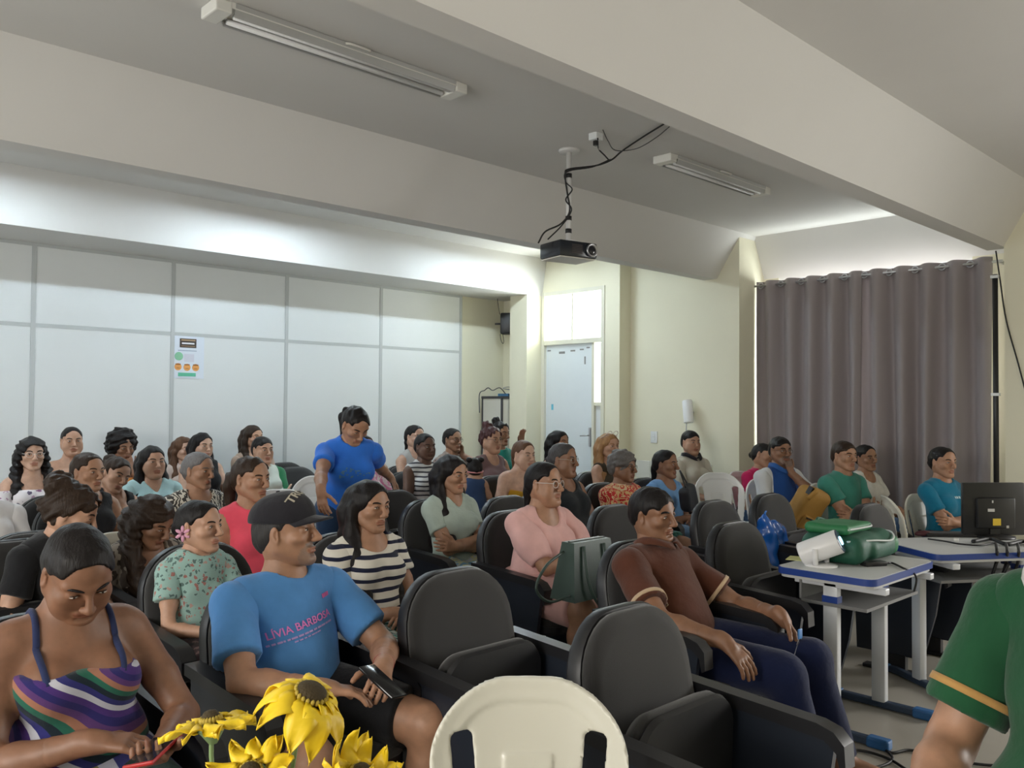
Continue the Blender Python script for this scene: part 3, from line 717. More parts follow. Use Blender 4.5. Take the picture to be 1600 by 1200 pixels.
# tiles of the wainscot on the side wall
M_TILE = pmat('white_wall_tile', (.78,.77,.70), .2)
tme = MB().box((-.010,-.098,-.098), (.0,.098,.098), bev=.004).build('tile', M_TILE, wside)
first = True
for iy in range(5):
    for iz in range(4):
        o = tme if first else tme.copy()
        if not first: COL.objects.link(o); o.parent = wside
        first = False; o.location = (7.85, 5.15+.2*iy, .79-.2*iz)
# transom, door leaf, side light
d1 = empty('door_1', (7.70, (Yd0+Yd1)/2, 0)); d1['kind'] = 'structure'; d1['label'] = 'white scuffed door with bright transom panes'
def dbox(name, lo, hi, mat, par=d1, bev=0, **k):
    c = np.array([7.70, (Yd0+Yd1)/2, 0]); return MB().box(tuple(np.array(lo)-c), tuple(np.array(hi)-c), bev=bev).build(name, mat, par)
Ym = onX(928,600,7.68)[1]; zs2 = onX(935,630,7.68)[2]; zm = ZD+.05; Yt = onX(895,500,7.68)[1]
for y in (Yd0+.001, Yd1-.051): dbox('frame', (7.638,y,0), (7.78,y+.05,ZT-.002), M_FRAME)
dbox('frame', (7.643,Yd0+.05,ZT-.05), (7.777,Yd1-.05,ZT-.001), M_FRAME); dbox('frame', (7.643,Yd0+.05,ZD), (7.777,Yd1-.05,ZD+.055), M_FRAME)
dbox('mullion', (7.66,Ym-.018,0), (7.76,Ym+.018,ZD), M_FRAME); dbox('mullion', (7.67,Yt-.012,ZD+.05), (7.75,Yt+.012,ZT-.04), M_FRAME)
dbox('pane', (7.71,Yd0+.04,ZD+.05), (7.714,Yt-.01,ZT-.045), M_GLASS); dbox('pane', (7.71,Yt+.01,ZD+.05), (7.714,Yd1-.04,ZT-.045), M_GLASS)
dbox('pane', (7.71,Yd0+.04,zs2), (7.714,Ym-.018,ZD), M_GLASS); dbox('side_panel', (7.70,Yd0+.04,0), (7.73,Ym-.018,zs2), M_WHITE); dbox('frame', (7.67,Yd0+.03,zs2-.03), (7.76,Ym,zs2+.01), M_FRAME)
M_DOOR = pmat('door_white_paint', (.74,.79,.82), .4, var=.03, vscale=4)
lf = dbox('door_leaf', (7.68,Ym+.02,.01), (7.72,Yd1-.046,ZD+.004), M_DOOR, bev=.004)
M_SCUFF = pmat('scuff_grey', (.25,.25,.25), .6); M_BLU = pmat('blue_paint_drip', (.15,.5,.65), .4)
for px, py, w, h, m in ((848,547,8,2,M_SCUFF),(858,548,5,2,M_SCUFF),(878,551,9,3,M_SCUFF),(895,548,7,2,M_SCUFF),(909,546,6,2,M_SCUFF),(919,543,5,2,M_SCUFF),(914,563,2,12,M_SCUFF),(863,636,3,9,M_BLU)):
    p = onX(px,py,7.678); q = onX(px-w,py-h,7.678); dy = abs(p[1]-q[1])/2; dz = abs(p[2]-q[2])/2
    dbox('paint_mark', (7.677,p[1]-dy,p[2]-dz), (7.681,p[1]+dy,p[2]+dz), m, lf)
hp_ = onX(921,683,7.66); M_STEEL = pmat('brushed_steel', (.5,.5,.52), .3, .9)
dbox('handle', (7.655,hp_[1]-.012,hp_[2]-.11), (7.678,hp_[1]+.012,hp_[2]+.11), M_STEEL, lf, .004); 
c_ = np.array([7.70, (Yd0+Yd1)/2, 0]); MB().tube([V(7.67,hp_[1],hp_[2]+.02)-c_, V(7.625,hp_[1],hp_[2]+.02)-c_, V(7.62,hp_[1]+.11,hp_[2]+.012)-c_], .008, 8).build('handle', M_STEEL, lf, True)
# window behind the curtains
w1 = empty('window_1', (XW+.08, (WY0+WY1)/2, WZ0)); w1['kind'] = 'structure'; w1['label'] = 'bright window behind the brown curtains'
cw = np.array([XW+.08, (WY0+WY1)/2, WZ0]); M_ALU = pmat('window_frame_metal', (.55,.55,.55), .4, .6)
for k in range(5):
    y = WY0+(WY1-WY0)*k/4; MB().box(tuple(V(XW+.05,y-.02,WZ0)-cw), tuple(V(XW+.11,y+.02,ZB)-cw)).build('window_frame', M_ALU, w1)
for z in (WZ0+.02, ZB-.02): MB().box(tuple(V(XW+.05,WY0,z-.02)-cw), tuple(V(XW+.11,WY1,z+.02)-cw)).build('window_frame', M_ALU, w1)
for k in range(4):
    y0 = WY0+(WY1-WY0)*k/4; MB().box(tuple(V(XW+.078,y0+.02,WZ0+.04)-cw), tuple(V(XW+.082,y0+(WY1-WY0)/4-.02,ZB-.04)-cw)).build('pane', M_GLASS, w1)
# curtains
M_CURT, nt, b = newmat('brown_curtain'); b.inputs['Base Color'].default_value = (.30,.26,.265,1); b.inputs['Roughness'].default_value = .6; b.inputs['Sheen Weight'].default_value = .25
tr = node(nt, 'ShaderNodeBsdfTranslucent'); tr.inputs[0].default_value = (.30,.22,.19,1); ms = node(nt, 'ShaderNodeMixShader'); ms.inputs[0].default_value = .07
link(nt, b.outputs[0], ms.inputs[1]); link(nt, tr.outputs[0], ms.inputs[2]); link(nt, ms.outputs[0], nt.nodes['Material Output'].inputs['Surface'])
tc = node(nt, 'ShaderNodeTexCoord'); nz = node(nt, 'ShaderNodeTexNoise', Scale=400.); link(nt, tc.outputs['Object'], nz.inputs['Vector']); bp = node(nt, 'ShaderNodeBump', Strength=.2, Distance=.002); link(nt, nz.outputs['Fac'], bp.inputs['Height']); link(nt, bp.outputs['Normal'], b.inputs['Normal'])
XR = 8.16; ZR = 2.775
def curtain(ya, yb, label, seed, nw=5):
    root = empty('curtain', (XR, (ya+yb)/2, 0), 0, label, 'curtain', 'brown curtains at the window'); rs = random.Random(seed)
    n, m = 160, 40; v, f = [], []; ph = [rs.uniform(-.5,.5) for _ in range(6)]
    for j in range(m+1):
        z = .06+(ZR+.045-.06)*j/m; k = 1-j/m
        for i in range(n+1):
            t = i/n; a = 2*math.pi*nw*t+.6*k*math.sin(3*t*math.pi+ph[0])+.25*k*k*math.sin(9*t+ph[1]*4)
            amp = .050+.026*k*math.sin(5*t+ph[2]*3)
            x = -amp*math.sin(a)+.012*k*math.sin(2.3*a+ph[3]*5); y = (ya-(ya+yb)/2)+(yb-ya)*t+.012*k*math.cos(a)+(.05*k*k*(.5-t) if seed == 1 else -.04*k*(t-.5))
            v.append((x, y, z))
    for j in range(m):
        for i in range(n): q = j*(n+1)+i; f.append((q, q+1, q+n+2, q+n+1))
    o = mesh_obj('cloth', v, f, M_CURT, root); so = o.modifiers.new('thick', 'SOLIDIFY'); so.thickness = .004
    for k in range(nw*2):
        t = (k+.5)/(nw*2); y = (ya-(ya+yb)/2)+(yb-ya)*t
        ring = [(0.0, y+.004*(1 if k % 2 else -1)+.028*math.cos(q), ZR+.028*math.sin(q)) for q in np.linspace(0, 2*math.pi, 17)]
        MB().tube([(p[0]+(.0), p[1], p[2]) for p in ring], .007, 6).build('eyelet', M_STEEL, root, True)
    return root
yl, ym_, yr = onX(1182,600,XR)[1], onX(1344,600,XR)[1], onX(1552,600,XR)[1]
curtain(ym_-.02, yl, 'brown eyelet curtain on the left half of the window', 1); curtain(yr, ym_+.01, 'brown eyelet curtain on the right half, nearest the black conduit', 2)
rd = MB().tube([(XR,yr-.08,ZR), (XR,yl+.08,ZR)], .012, 10).build('curtain_rod', M_STEEL, None, True); tag(rd, 'metal curtain rod running through the eyelets of both curtains', 'rod')
for y in (yr-.05, ym_, yl+.05): MB().box((XR-.008,y-.01,ZR-.012), (XW-.0,y+.01,ZR+.012)).build('bracket', M_STEEL, rd)
# a second curtained window towards the front
curtain2 = curtain(-.1, onX(1592,600,XR)[1]-.06, 'brown curtain at the right edge beyond the pillar', 3, 3)
# conduit and cable on the pillar
c0 = onX(1555,424,7.87); c1 = onX(1558,760,7.87)
o = MB().tube([(7.865,c0[1],2.62), (7.865,c0[1],.3)], .022, 10).build('conduit', M_BLACK, None, True); tag(o, 'black vertical conduit pipe beside the right curtain', 'pipe')
for z in (2.6, 1.62): MB().box((7.84,c0[1]-.03,z-.012), (7.89,c0[1]+.03,z+.012)).build('clamp', M_WHITE, o)
pts = [onX(px,py,7.875) for px, py in ((1556,392),(1563,440),(1572,500),(1590,565),(1604,620),(1620,700))]
o = MB().tube(spline(pts, 6), .006, 6).build('wall_cable', M_BLACKR, None, True); tag(o, 'thin black cable sagging down the cream pillar', 'cable')
# ------------------------------------------------------------------ ceiling lamps, projector, wall things
M_LAMPW = pmat('lamp_enamel', (.80,.79,.74), .35); M_LAMPG = pmat('lamp_reflector', (.50,.50,.49), .3, .3); M_TUBE = pmat('fluorescent_tube_off', (.8,.8,.8), .3)
M_TUBEON = pmat('fluorescent_tube_lit', (1,1,1), .3, emit=(.74,.89,1.), estr=90)
def ceiling_lamp(xa, xb, y, label, on=False):
    L = xb-xa; r = empty('ceiling_lamp', ((xa+xb)/2, y, ZC), 0, label, 'ceiling lamp'); h = L/2
    MB().box((-h+.02,-.075,-.030), (h-.02,.075,-.001)).build('backplate', M_LAMPW, r)
    for s_ in (-1, 1): MB().prism([(s_*.075,-.002), (s_*.082,-.004), (s_*.062,-.062), (s_*.055,-.060)], 0, -h+.05, h-.05).build('reflector', M_LAMPG if not on else M_LAMPW, r)
    for s_ in (-1, 1): MB().box((s_*h-.045,-.078,-.058), (s_*h+.035,.078,-.001), bev=.008).build('end_cap', M_LAMPW, r)
    for s_ in (-1, 1): MB().tube([(-h+.06,s_*.034,-.048), (h-.06,s_*.034,-.048)], .013, 10).build('tube', M_TUBEON if on else M_TUBE, r, True)
    MB().tube(spline([(-.07,-.08,-.012), (-.05,-.10,-.016), (.05,-.10,-.016), (.07,-.08,-.012)], 4), .007, 6).build('clip', M_LAMPW, r, True)
    return r
p0, p1 = onZ(335,28,ZC-.05), onZ(715,146,ZC-.05); ceiling_lamp(p0[0], p1[0], (p0[1]+p1[1])/2, 'unlit fluorescent lamp on the ceiling at top left')
p0, p1 = onZ(1022,258,ZC-.05), onZ(1205,301,ZC-.05); ceiling_lamp(p0[0], p1[0], (p0[1]+p1[1])/2, 'unlit fluorescent lamp on the ceiling right of the projector')
for xa, w_ in ((.5, 'left end'), (3.1, 'middle'), (5.75, 'door end')): ceiling_lamp(xa, xa+1.35, 6.58, 'lit fluorescent lamp behind the middle beam, %s of its bay' % w_, True)
# projector on its pole
pc = onZ(889,234,ZC); dep = float((pc-EYE)@CF); pj = atD(884,394,dep); pj[0], pj[1] = pc[0], pc[1]
pr = empty('ceiling_projector', (pc[0],pc[1],pj[2]), 0, 'black video projector hanging from the ceiling on a white pole', 'projector'); hz = ZC-pj[2]
M_PROJ = pmat('projector_black', (.014,.017,.024), .22); M_POLE = pmat('pole_white', (.68,.67,.66), .4)
Rp = RZ(math.radians(-12)); 
MB().box((-.16,-.125,-.055), (.16,.125,.055), Rp, (0,0,0), bev=.014).build('housing', M_PROJ, pr, auto=True)
MB().box((-.15,-.115,-.062), (.15,.115,-.056), Rp, (0,0,0)).build('base_panel', pmat('projector_underside', (.70,.66,.58), .5), pr)
MB().lathe([(.044,0), (.048,.004), (.048,.016), (.040,.02), (.036,.012)], 24, Rp@V(.105,-.126,.0), Rp@RX(math.pi/2)).build('lens_ring', M_STEEL, pr, True)
MB().lathe([(.036,0), (.033,.012), (.02,.016), (.002,.017)], 20, Rp@V(.105,-.126,.0), Rp@RX(math.pi/2)).build('lens', pmat('lens_glass', (.02,.02,.025), .05), pr, True)
for k in range(6): MB().box((-.06,-.1265,-.03+.011*k), (.03,-.1245,-.025+.011*k), Rp, (0,0,0)).build('vent_slat', pmat('vent_dark', (.05,.035,.03), .6), pr)
MB().lathe([(.028,.055), (.028,.066), (.065,.068), (.065,.074), (.02,.08)], 20).build('mount', M_POLE, pr, True)
MB().tube([(0,0,.07), (0,0,hz-.02)], .019, 14).build('pole', M_POLE, pr, True)
MB().lathe([(.07,hz-.022), (.075,hz-.012), (.075,hz-.001)], 24).build('ceiling_flange', M_POLE, pr, True)
for z in (.13,.22,.52): MB().tube([(0,0,z), (0,0,z+.03)], .0225, 12).build('tape', M_BLACKR, pr, True)
PC = lambda px, py, back=0: atD(px, py, dep+back)
def cable(pts, r, label, name='cable', cat='cable', group=None, mat=None):
    o = MB().tube(spline(pts, 7), r, 6).build(name, mat or M_BLACKR, None, True); return tag(o, label, cat, group)
cable([PC(841,380,-.1), PC(852,362,-.1), PC(876,350,-.03), PC(890,330,-.03), PC(886,300,-.03), PC(883,272,-.03), PC(890,264,-.03), PC(930,259,-.03), PC(955,250,-.04), PC(972,236,-.03), onZ(1003,215,ZC-.012), onZ(1037,194,ZC-.01)], .006, 'black cable running from the projector pole up to the ceiling')
cable([PC(856,374,-.1), PC(878,352,-.03), PC(893,328,-.04), PC(884,312,-.03), PC(894,296,-.04), PC(884,284,-.03), PC(886,268,-.035), PC(925,261,-.035), PC(954,249,-.03)], .005, 'black cable twisted round the projector pole')
cable([onZ(934,216,ZC-.06), PC(935,232,-.02), PC(945,243,-.03), PC(953,252,-.03)], .005, 'short black power lead plugged into the ceiling outlet')
cable([onZ(942,203,ZC-.01), onZ(950,220,ZC-.05), onZ(962,235,ZC-.06), onZ(995,232,ZC-.04), onZ(1025,215,ZC-.015), onZ(1046,198,ZC-.01)], .0035, 'thin grey cable looping from the outlet along the ceiling', mat=pmat('grey_cable', (.08,.08,.08), .5))
po = onZ(931,208,ZC); ob = empty('ceiling_outlet', (po[0],po[1],ZC), 0, 'small white outlet box on the ceiling by the projector cables', 'outlet')
MB().box((-.035,-.035,-.05), (.035,.035,-.001), bev=.006).build('box', M_WHITE, ob); MB().box((-.014,-.014,-.085), (.014,.014,-.05), bev=.004).build('plug', M_BLACK, ob)
# wall speaker in the corner
sp = onY(793,506,7.86); so_ = empty('wall_speaker', (sp[0],sp[1],sp[2]), math.radians(38), 'small black loudspeaker mounted high in the far corner', 'speaker')
MB().box((-.075,-.085,-.135), (.075,.085,.135), bev=.02).build('cabinet', M_BLACK, so_, auto=True); MB().box((-.065,-.092,-.12), (.065,-.084,.12), bev=.006).build('grille', pmat('speaker_grille', (.02,.022,.028), .7, bump=.5, scale=500), so_)
MB().tube([(0,.08,0), (0,.16,0)], .012, 8).build('bracket', M_BLACK, so_, True)
MB().tube(spline([(0,.06,-.13), (.03,.05,-.22), (.0,.06,-.25), (-.03,.08,-.2), (-.02,.09,-.13)], 5), .004, 5).build('lead', M_BLACKR, so_, True)
MB().tube(spline([(0,.1,.12), (-.02,.12,.25), (-.05,.14,.45)], 5), .004, 5).build('lead', M_BLACKR, so_, True)
# steel cabinet with cables on top
ca = onY(784,640,7.68); zc_ = onY(785,619,7.68)[2]; hw = (7.68-ca[0])/2; cwid = 2*hw
cb = empty('steel_cabinet', (ca[0]+hw,7.86,0), 0, 'beige two door cabinet with dark edges standing in the far corner', 'cabinet')
M_CAB = pmat('cabinet_beige', (.60,.58,.52), .45); M_CABE = pmat('cabinet_dark_edge', (.04,.04,.045), .5)
MB().box((-hw,-.16,.06), (hw,.18,zc_-.03)).build('body', M_CAB, cb); MB().box((-hw-.012,-.19,zc_-.03), (hw,.185,zc_), bev=.003).build('top', M_CABE, cb); MB().box((-hw,-.14,0), (hw,.17,.06)).build('plinth', M_CABE, cb)
for s_ in (-1, 1):
    dr = MB().box((min(0,s_*hw)+.008,-.185,.08), (max(0,s_*hw)-.008,-.161,zc_-.04), bev=.003).build('door', M_CAB, cb); MB().tube([(s_*.05,-.19,1.0), (s_*.05,-.205,1.0)], .012, 10).build('knob', M_STEEL, dr, True)
for x in (-hw+.006, 0, hw-.006): MB().box((x-.009,-.190,.06), (x+.009,-.162,zc_-.02)).build('edge_strip', M_CABE, cb)
MB().box((-hw-.006,.160,.06), (-hw+.01,.182,zc_-.02)).build('edge_strip', M_CABE, cb)
rt = onY(795,614,7.86); ro = empty('network_router', (rt[0],7.86,zc_), .2, 'blue network device lying on top of the beige cabinet', 'router')
MB().box((-.13,-.08,0), (.13,.08,.035), bev=.006).build('case', pmat('router_blue', (.05,.16,.30), .4), ro); MB().box((-.12,-.083,.008), (.12,-.079,.026)).build('port_strip', M_BLACK, ro)
cable([V(rt[0]-.1,7.80,zc_+.02), onY(781,606,7.8), onY(770,610,7.8), onY(763,606,7.8), onY(757,610,7.85)-V(0,0,0), onY(752,616,7.9)+V(-.03,0,0), onY(752,645,7.9)+V(-.03,0,0)], .006, 'grey cable curling over the edge of the beige cabinet', mat=pmat('grey_cable', (.08,.08,.08), .5))
cable([V(rt[0]+.05,7.83,zc_+.045), onY(796,605,7.83), onY(786,607,7.83), onY(804,610,7.83), onY(809,612,7.80)], .005, 'pale cable looped above the blue network device', mat=pmat('pale_cable', (.4,.42,.44), .5))
# switch, wall lamp, poster
sw_ = onX(1022,683,7.845); o = empty('light_switch', (7.85,sw_[1],sw_[2]), 0, 'white double light switch on the cream wall', 'switch')
MB().box((-.012,-.045,-.065), (0,.045,.065), bev=.004).build('plate', M_WHITE, o)
for z in (-.022,.022): MB().box((-.017,-.02,z-.018), (-.011,.02,z+.018), bev=.003).build('rocker', M_WHITE, o)
lp = onX(1075,643,7.74); o = empty('wall_lamp', (lp[0],lp[1],lp[2]), 0, 'white tilted cylinder lamp on a thin stem by the cream wall', 'lamp')
Rl = RX(-.16)@RY(.1); MB().lathe([(.050,-.12), (.054,-.11), (.054,.11), (.048,.12)], 24, (0,0,0), Rl).build('shade', pmat('lamp_shade_white', (.85,.86,.88), .4), o, auto=True)
MB().lathe([(.046,.118), (.046,.124), (.01,.124)], 20, (0,0,0), Rl).build('cap', pmat('lamp_cap', (.65,.62,.56), .4), o, True)
MB().tube([(0,.02,-.11), (0.01,.03,-.35), (.01,.03,-lp[2]+.02)], .006, 8).build('stem', M_STEEL, o, True); MB().lathe([(.10,0),(.10,.012),(.02,.02)], 20, (.01,.03,-lp[2])).build('base', M_WHITE, o, True)
MB().box((0,.0,-.02), (.12,.02,.0)).build('bracket', M_STEEL, o)
def poster():
    YP = YB-.004; q = lambda px, py: onY(px, py, YP)
    o = empty('wall_poster', tuple(q(292,560)), 0, 'small notice with dark sign, green disc and three orange faces on the panel', 'poster'); c0 = q(292,560)
    def rect(a, b, name, mat, d=.004, par=o):
        A, B_ = q(*a)-c0, q(*b)-c0; return MB().box((A[0],-d,B_[2]), (B_[0],0,A[2])).build(name, mat, par)
    rect((270,524), (318,592), 'sheet', pmat('poster_paper', (.72,.77,.85), .5), .002)
    sg = rect((281,528.5), (306.5,544), 'sign_board', pmat('poster_dark_brown', (.05,.035,.03), .5), .004); tan = pmat('poster_tan', (.42,.28,.16), .5)
    rect((283,530), (305,533.5), 'lettering_band', tan, .005, o); rect((284,535), (303.5,538.5), 'lettering_band', pmat('poster_white', (.8,.8,.84), .5), .005); rect((283,540), (304.5,542), 'lettering_band', tan, .005)
    rect((278,546.5), (307,549.5), 'caption_band', pmat('poster_blue_grey', (.38,.45,.56), .5), .004); rect((288,553), (303,566), 'pink_patch', pmat('poster_pale_pink', (.66,.66,.75), .5), .003)
    gr = pmat('poster_green', (.24,.52,.33), .5); og = pmat('poster_orange', (.80,.36,.10), .5); dk = pmat('poster_brown', (.28,.10,.02), .5)
    def disc(px, py, rad, name, mat, d):
        a = q(px, py)-c0; return MB().lathe([(rad,0), (rad,d)], 24, (a[0],0,a[2]), RX(math.pi/2)).build(name, mat, o)
    disc(279.2,556.5,.040,'green_disc',gr,.004)
    for px, py in ((278,573),(292,574),(305.5,574.5)):
        disc(px,py,.034,'orange_disc',og,.004); rect((px-4,py-5), (px+4,py-3), 'brow_mark', dk, .0055); 
        rect((px-2.5,py+1.5), (px+2.5,py+2.5), 'mouth_mark', dk, .0055)
    rect((278,582), (305.5,588.5), 'green_bar', pmat('poster_teal_green', (.12,.50,.33), .5), .004)
poster()
# ------------------------------------------------------------------ chairs
M_FAB = pmat('chair_fabric_charcoal', (.019,.018,.018), .9, bump=.5, scale=700, sheen=.3)
M_SHELL = pmat('chair_shell_black', (.012,.012,.014), .42)
M_SIDE = pmat('chair_side_laminate', (.018,.023,.034), .35, bump=.1, scale=120)
M_ARM = pmat('armrest_black', (.016,.016,.018), .33)
M_PLW = pmat('white_plastic', (.80,.79,.76), .32, coat=.2); M_PLC = pmat('cream_plastic', (.68,.66,.57), .32, coat=.2)
def outline(w, h, r, taper=.0, n=9):
    pts = []
    for cx, cy, a0 in ((w-r, h-r, 0), (-w+r, h-r, 90), (-w+.08, -h+.08, 180), (w-.08, -h+.08, 270)):
        rr = r if cy > 0 else .08
        for k in range(n):
            a = (a0+90*k/(n-1))*D2R; x, y = cx+rr*math.cos(a), cy+rr*math.sin(a); pts.append((x*(1-taper*(y+h)/(2*h)), y))
    return pts
def puff(mb, pts, rings, R, c):
    n = len(pts); v = []
    for sc, y in rings:
        for p in pts: v.append(R@V(p[0]*sc, y, p[1]*sc)+c)
    f = []
    m = len(rings)
    for i in range(m-1):
        for k in range(n): f.append((i*n+k, i*n+(k+1) % n, (i+1)*n+(k+1) % n, (i+1)*n+k))
    f.append(tuple(range(n-1, -1, -1))); f.append(tuple((m-1)*n+k for k in range(n))); return mb.add(v, f)
def hall_chair(up):
    r = empty('hall_chair'); Rb = RX(11*D2R); cb_ = V(0,-.245,.645)
    pts = outline(.245,.268,.185,.06)
    puff(MB(), pts, ((.97,-.045),(1.02,-.03),(1.025,.0),(1.0,.014)), Rb, cb_).build('back_shell', M_SHELL, r, auto=True)
    puff(MB(), pts, ((.97,.008),(.985,.03),(.955,.047),(.80,.055),(.4,.058)), Rb, cb_).build('backrest', M_FAB, r, True)
    sp = outline(.225,.225,.10)
    Rs = RX(-90*D2R) if not up else RX(-14*D2R); cs = V(0,.02,.40) if not up else V(0,-.085,.515)
    if not up:
        puff(MB(), sp, ((.95,-.035),(1.0,-.02),(1.,.01)), RX(90*D2R), V(0,.03,.385)).build('seat_pan', M_SHELL, r, auto=True)
        puff(MB(), sp, ((.99,0.),(1.,.02),(.95,.045),(.7,.055)), RX(90*D2R), V(0,.03,.385)).build('seat', M_FAB, r, True)
    else:
        Ru = RX(-2*D2R)
        puff(MB(), sp, ((.97,.0),(1.0,.008),(.97,.024),(.8,.028)), Ru, V(0,-.082,.455)).build('seat_pan', M_SHELL, r, auto=True)
        puff(MB(), sp, ((.7,-.058),(.95,-.05),(1.,-.025),(.99,.0)), Ru, V(0,-.082,.455)).build('seat', M_FAB, r, True)
    for s_ in (-1, 1):
        x = s_*.268
        MB().prism([(-.24,.10), (.13,.10), (.20,.36), (.235,.60), (-.26,.635)], 0, x-.011, x+.011).build('side_panel', M_SIDE, r)
        MB().prism([(-.27,.625), (.21,.597), (.245,.57), (.258,.52), (.272,.53), (.268,.595), (.238,.625), (.19,.638), (-.27,.662)], 0, x-.028, x+.028).build('armrest', M_ARM, r, auto=True)
        MB().box((x-.03,-.20,0), (x+.03,.14,.022), bev=.004).build('foot', M_SHELL, r)
        MB().box((x-.02,-.10,.02), (x+.02,.04,.105)).build('leg', M_SHELL, r)
    return r
CH = {0: hall_chair(False), 1: hall_chair(True)}; chairs = []
def put_chair(x, y, up, label, rz=0., z=0):
    k = 1 if up else 0; src = CH[k]
    o = src if not src.get('used') else copy_tree(src)
    if 'used' not in src: src['used'] = 1
    o.location = (x, y, z); o.rotation_euler = (0,0,math.pi+rz); tag(o, label, 'chair', 'charcoal hall chairs'); chairs.append((x, y, o)); return o
def plastic_chair(mat):
    """armless moulded chair: arched back with two long slots, seat, four splayed legs"""
    r = empty('plastic_chair')
    n = (111, 51, 101); h = .0062; lo = V(-.34,-.34,.40); 
    x = (lo[0]+h*np.arange(111))[:, None, None]; y = (lo[1]+h*np.arange(36))[None, :, None]; z = (lo[2]+h*np.arange(80))[None, None, :]
    t = np.clip((z-.42)/.42, 0, 1.1); w = .195+.035*np.sin(np.clip(t, 0, 1)*math.pi*.8)
    # outline: rounded arch
    zc, rr = .685, .17; zt = .845
    ax_ = np.abs(x)
    e = np.sqrt((np.maximum(ax_-(w-rr), 0)/rr)**2+(np.maximum(z-(zt-rr), 0)/rr)**2)-1; out = np.where((z > zt-rr) | (ax_ > w-rr), e*rr, -.05)+0*y
    out = np.maximum(out, ax_-w)
    cx = .132+.10*(z-.45); qx = np.abs(ax_-cx)-.010-.02*(z-.45)*0; qz = np.maximum(z-.715, .47-z)
    sl = np.sqrt(np.maximum(qx, 0)**2+np.maximum(qz, 0)**2)+np.minimum(np.maximum(qx, qz), 0)-.015          # slots
    rec = np.clip((-.050-out)/.010, 0, 1)*.006                                                            # recessed middle panel
    sh = np.abs(y-(-.215-.20*(z-.42)+1.1*x*x)+rec)-.0075-.004*np.clip((out+.03)/.03, 0, 1)
    D = np.maximum(np.maximum(sh, out*.9), -sl)
    D = np.maximum(D, .425-z)
    v, f = surfnet(D.astype(np.float32), lo, h); mesh_obj('backrest', v, f, mat, r)
    F = Fld().bx((0,-.0,.43), (.215,.215,.011), None, k=.01, op='u', rad=.01); F.rc((-.2,.21,.425), (.2,.21,.425), .016, .016, k=.02)
    for s_ in (-1, 1): F.rc((s_*.205,.2,.42), (s_*.195,-.2,.42), .017, .017, k=.02)
    v, f = F.mesh(.009); mesh_obj('seat', v, f, mat, r)
    for sx in (-1, 1):
        MB().tube(spline([(sx*.205,.20,.42), (sx*.225,.225,.2), (sx*.24,.245,.0)], 4), [.026-.001*i for i in range(9)], 8).build('leg', mat, r, True)
        MB().tube(spline([(sx*.19,-.20,.44), (sx*.215,-.235,.2), (sx*.235,-.27,.0)], 4), [.026-.001*i for i in range(9)], 8).build('leg', mat, r, True)
    return r
PCH = {}
def put_plastic(x, y, rz, label, mat=M_PLW):
    src = PCH.get(mat.name)
    if src is None: o = PCH[mat.name] = plastic_chair(mat)
    else: o = copy_tree(src)
    o.location = (x, y, 0); o.rotation_euler = (0,0,math.pi+rz); return tag(o, label, 'chair', 'moulded plastic chairs')

# ------------------------------------------------------------------ school desks
M_TOP = pmat('desk_top_grey', (.56,.57,.56), .4, var=.03, vscale=8); M_BLUE = pmat('desk_blue_edge', (.02,.055,.26), .35); M_LEGW = pmat('desk_leg_white', (.66,.68,.71), .35); M_SHELF = pmat('desk_shelf_grey', (.20,.20,.20), .5); M_FOOT = pmat('desk_foot_dark', (.03,.05,.09), .45); M_FCAP = pmat('desk_foot_blue_cap', (.03,.13,.34), .4)
def desk(cx, cy, rz, wx, wy, label, feet=True):
    r = empty('school_desk', (cx, cy, 0), rz, label, 'desk'); Z = .75
    def rr(w, d, rad, n=5):
        out = []
        for sx, sy, a0 in ((1,1,0),(-1,1,90),(-1,-1,180),(1,-1,270)):
            for k in range(n): a = (a0+90*k/(n-1))*D2R; out.append((sx*(w-rad)+rad*math.cos(a), sy*(d-rad)+rad*math.sin(a)))
        return out
    MB().prism(rr(wx,wy,.05), 2, Z-.030, Z).build('edge_band', M_BLUE, r, auto=True); MB().prism(rr(wx-.006,wy-.006,.045), 2, Z-.001, Z+.002).build('desk_top', M_TOP, r); MB().prism(rr(wx-.012,wy-.012,.045), 2, Z-.045, Z-.030).build('underside', M_TOP, r)
    MB().box((-wx+.07,-wy+.06,Z-.16), (wx-.07,wy-.09,Z-.145)).build('book_shelf', M_SHELF, r); MB().box((-wx+.07,wy-.10,Z-.16), (wx-.07,wy-.09,Z-.045)).build('book_shelf_back', M_SHELF, r)
    for s_ in (-1, 1):
        x = s_*(wx-.10); lg = MB().box((x-.022,-.035,.03), (x+.022,.035,Z-.045), bev=.008).build('leg', M_LEGW, r, auto=True)
        MB().box((x-.0245,-.0365,Z-.145), (x+.0245,.0365,Z-.115)).build('badge', M_BLUE, lg)
        MB().box((x-.022,-wy-.02,Z-.075), (x+.022,wy-.06,Z-.045), bev=.005).build('bracket', M_LEGW, r)
        ft = MB().box((x-.022,-wy+.0,.005), (x+.022,wy+.03,.04), bev=.008).build('foot_bar', M_FOOT, r)
        for y in (-wy+.02, wy+.01): MB().box((x-.028,y-.05,.0), (x+.028,y+.05,.047), bev=.01).build('foot_cap', M_FCAP, ft)
    return r
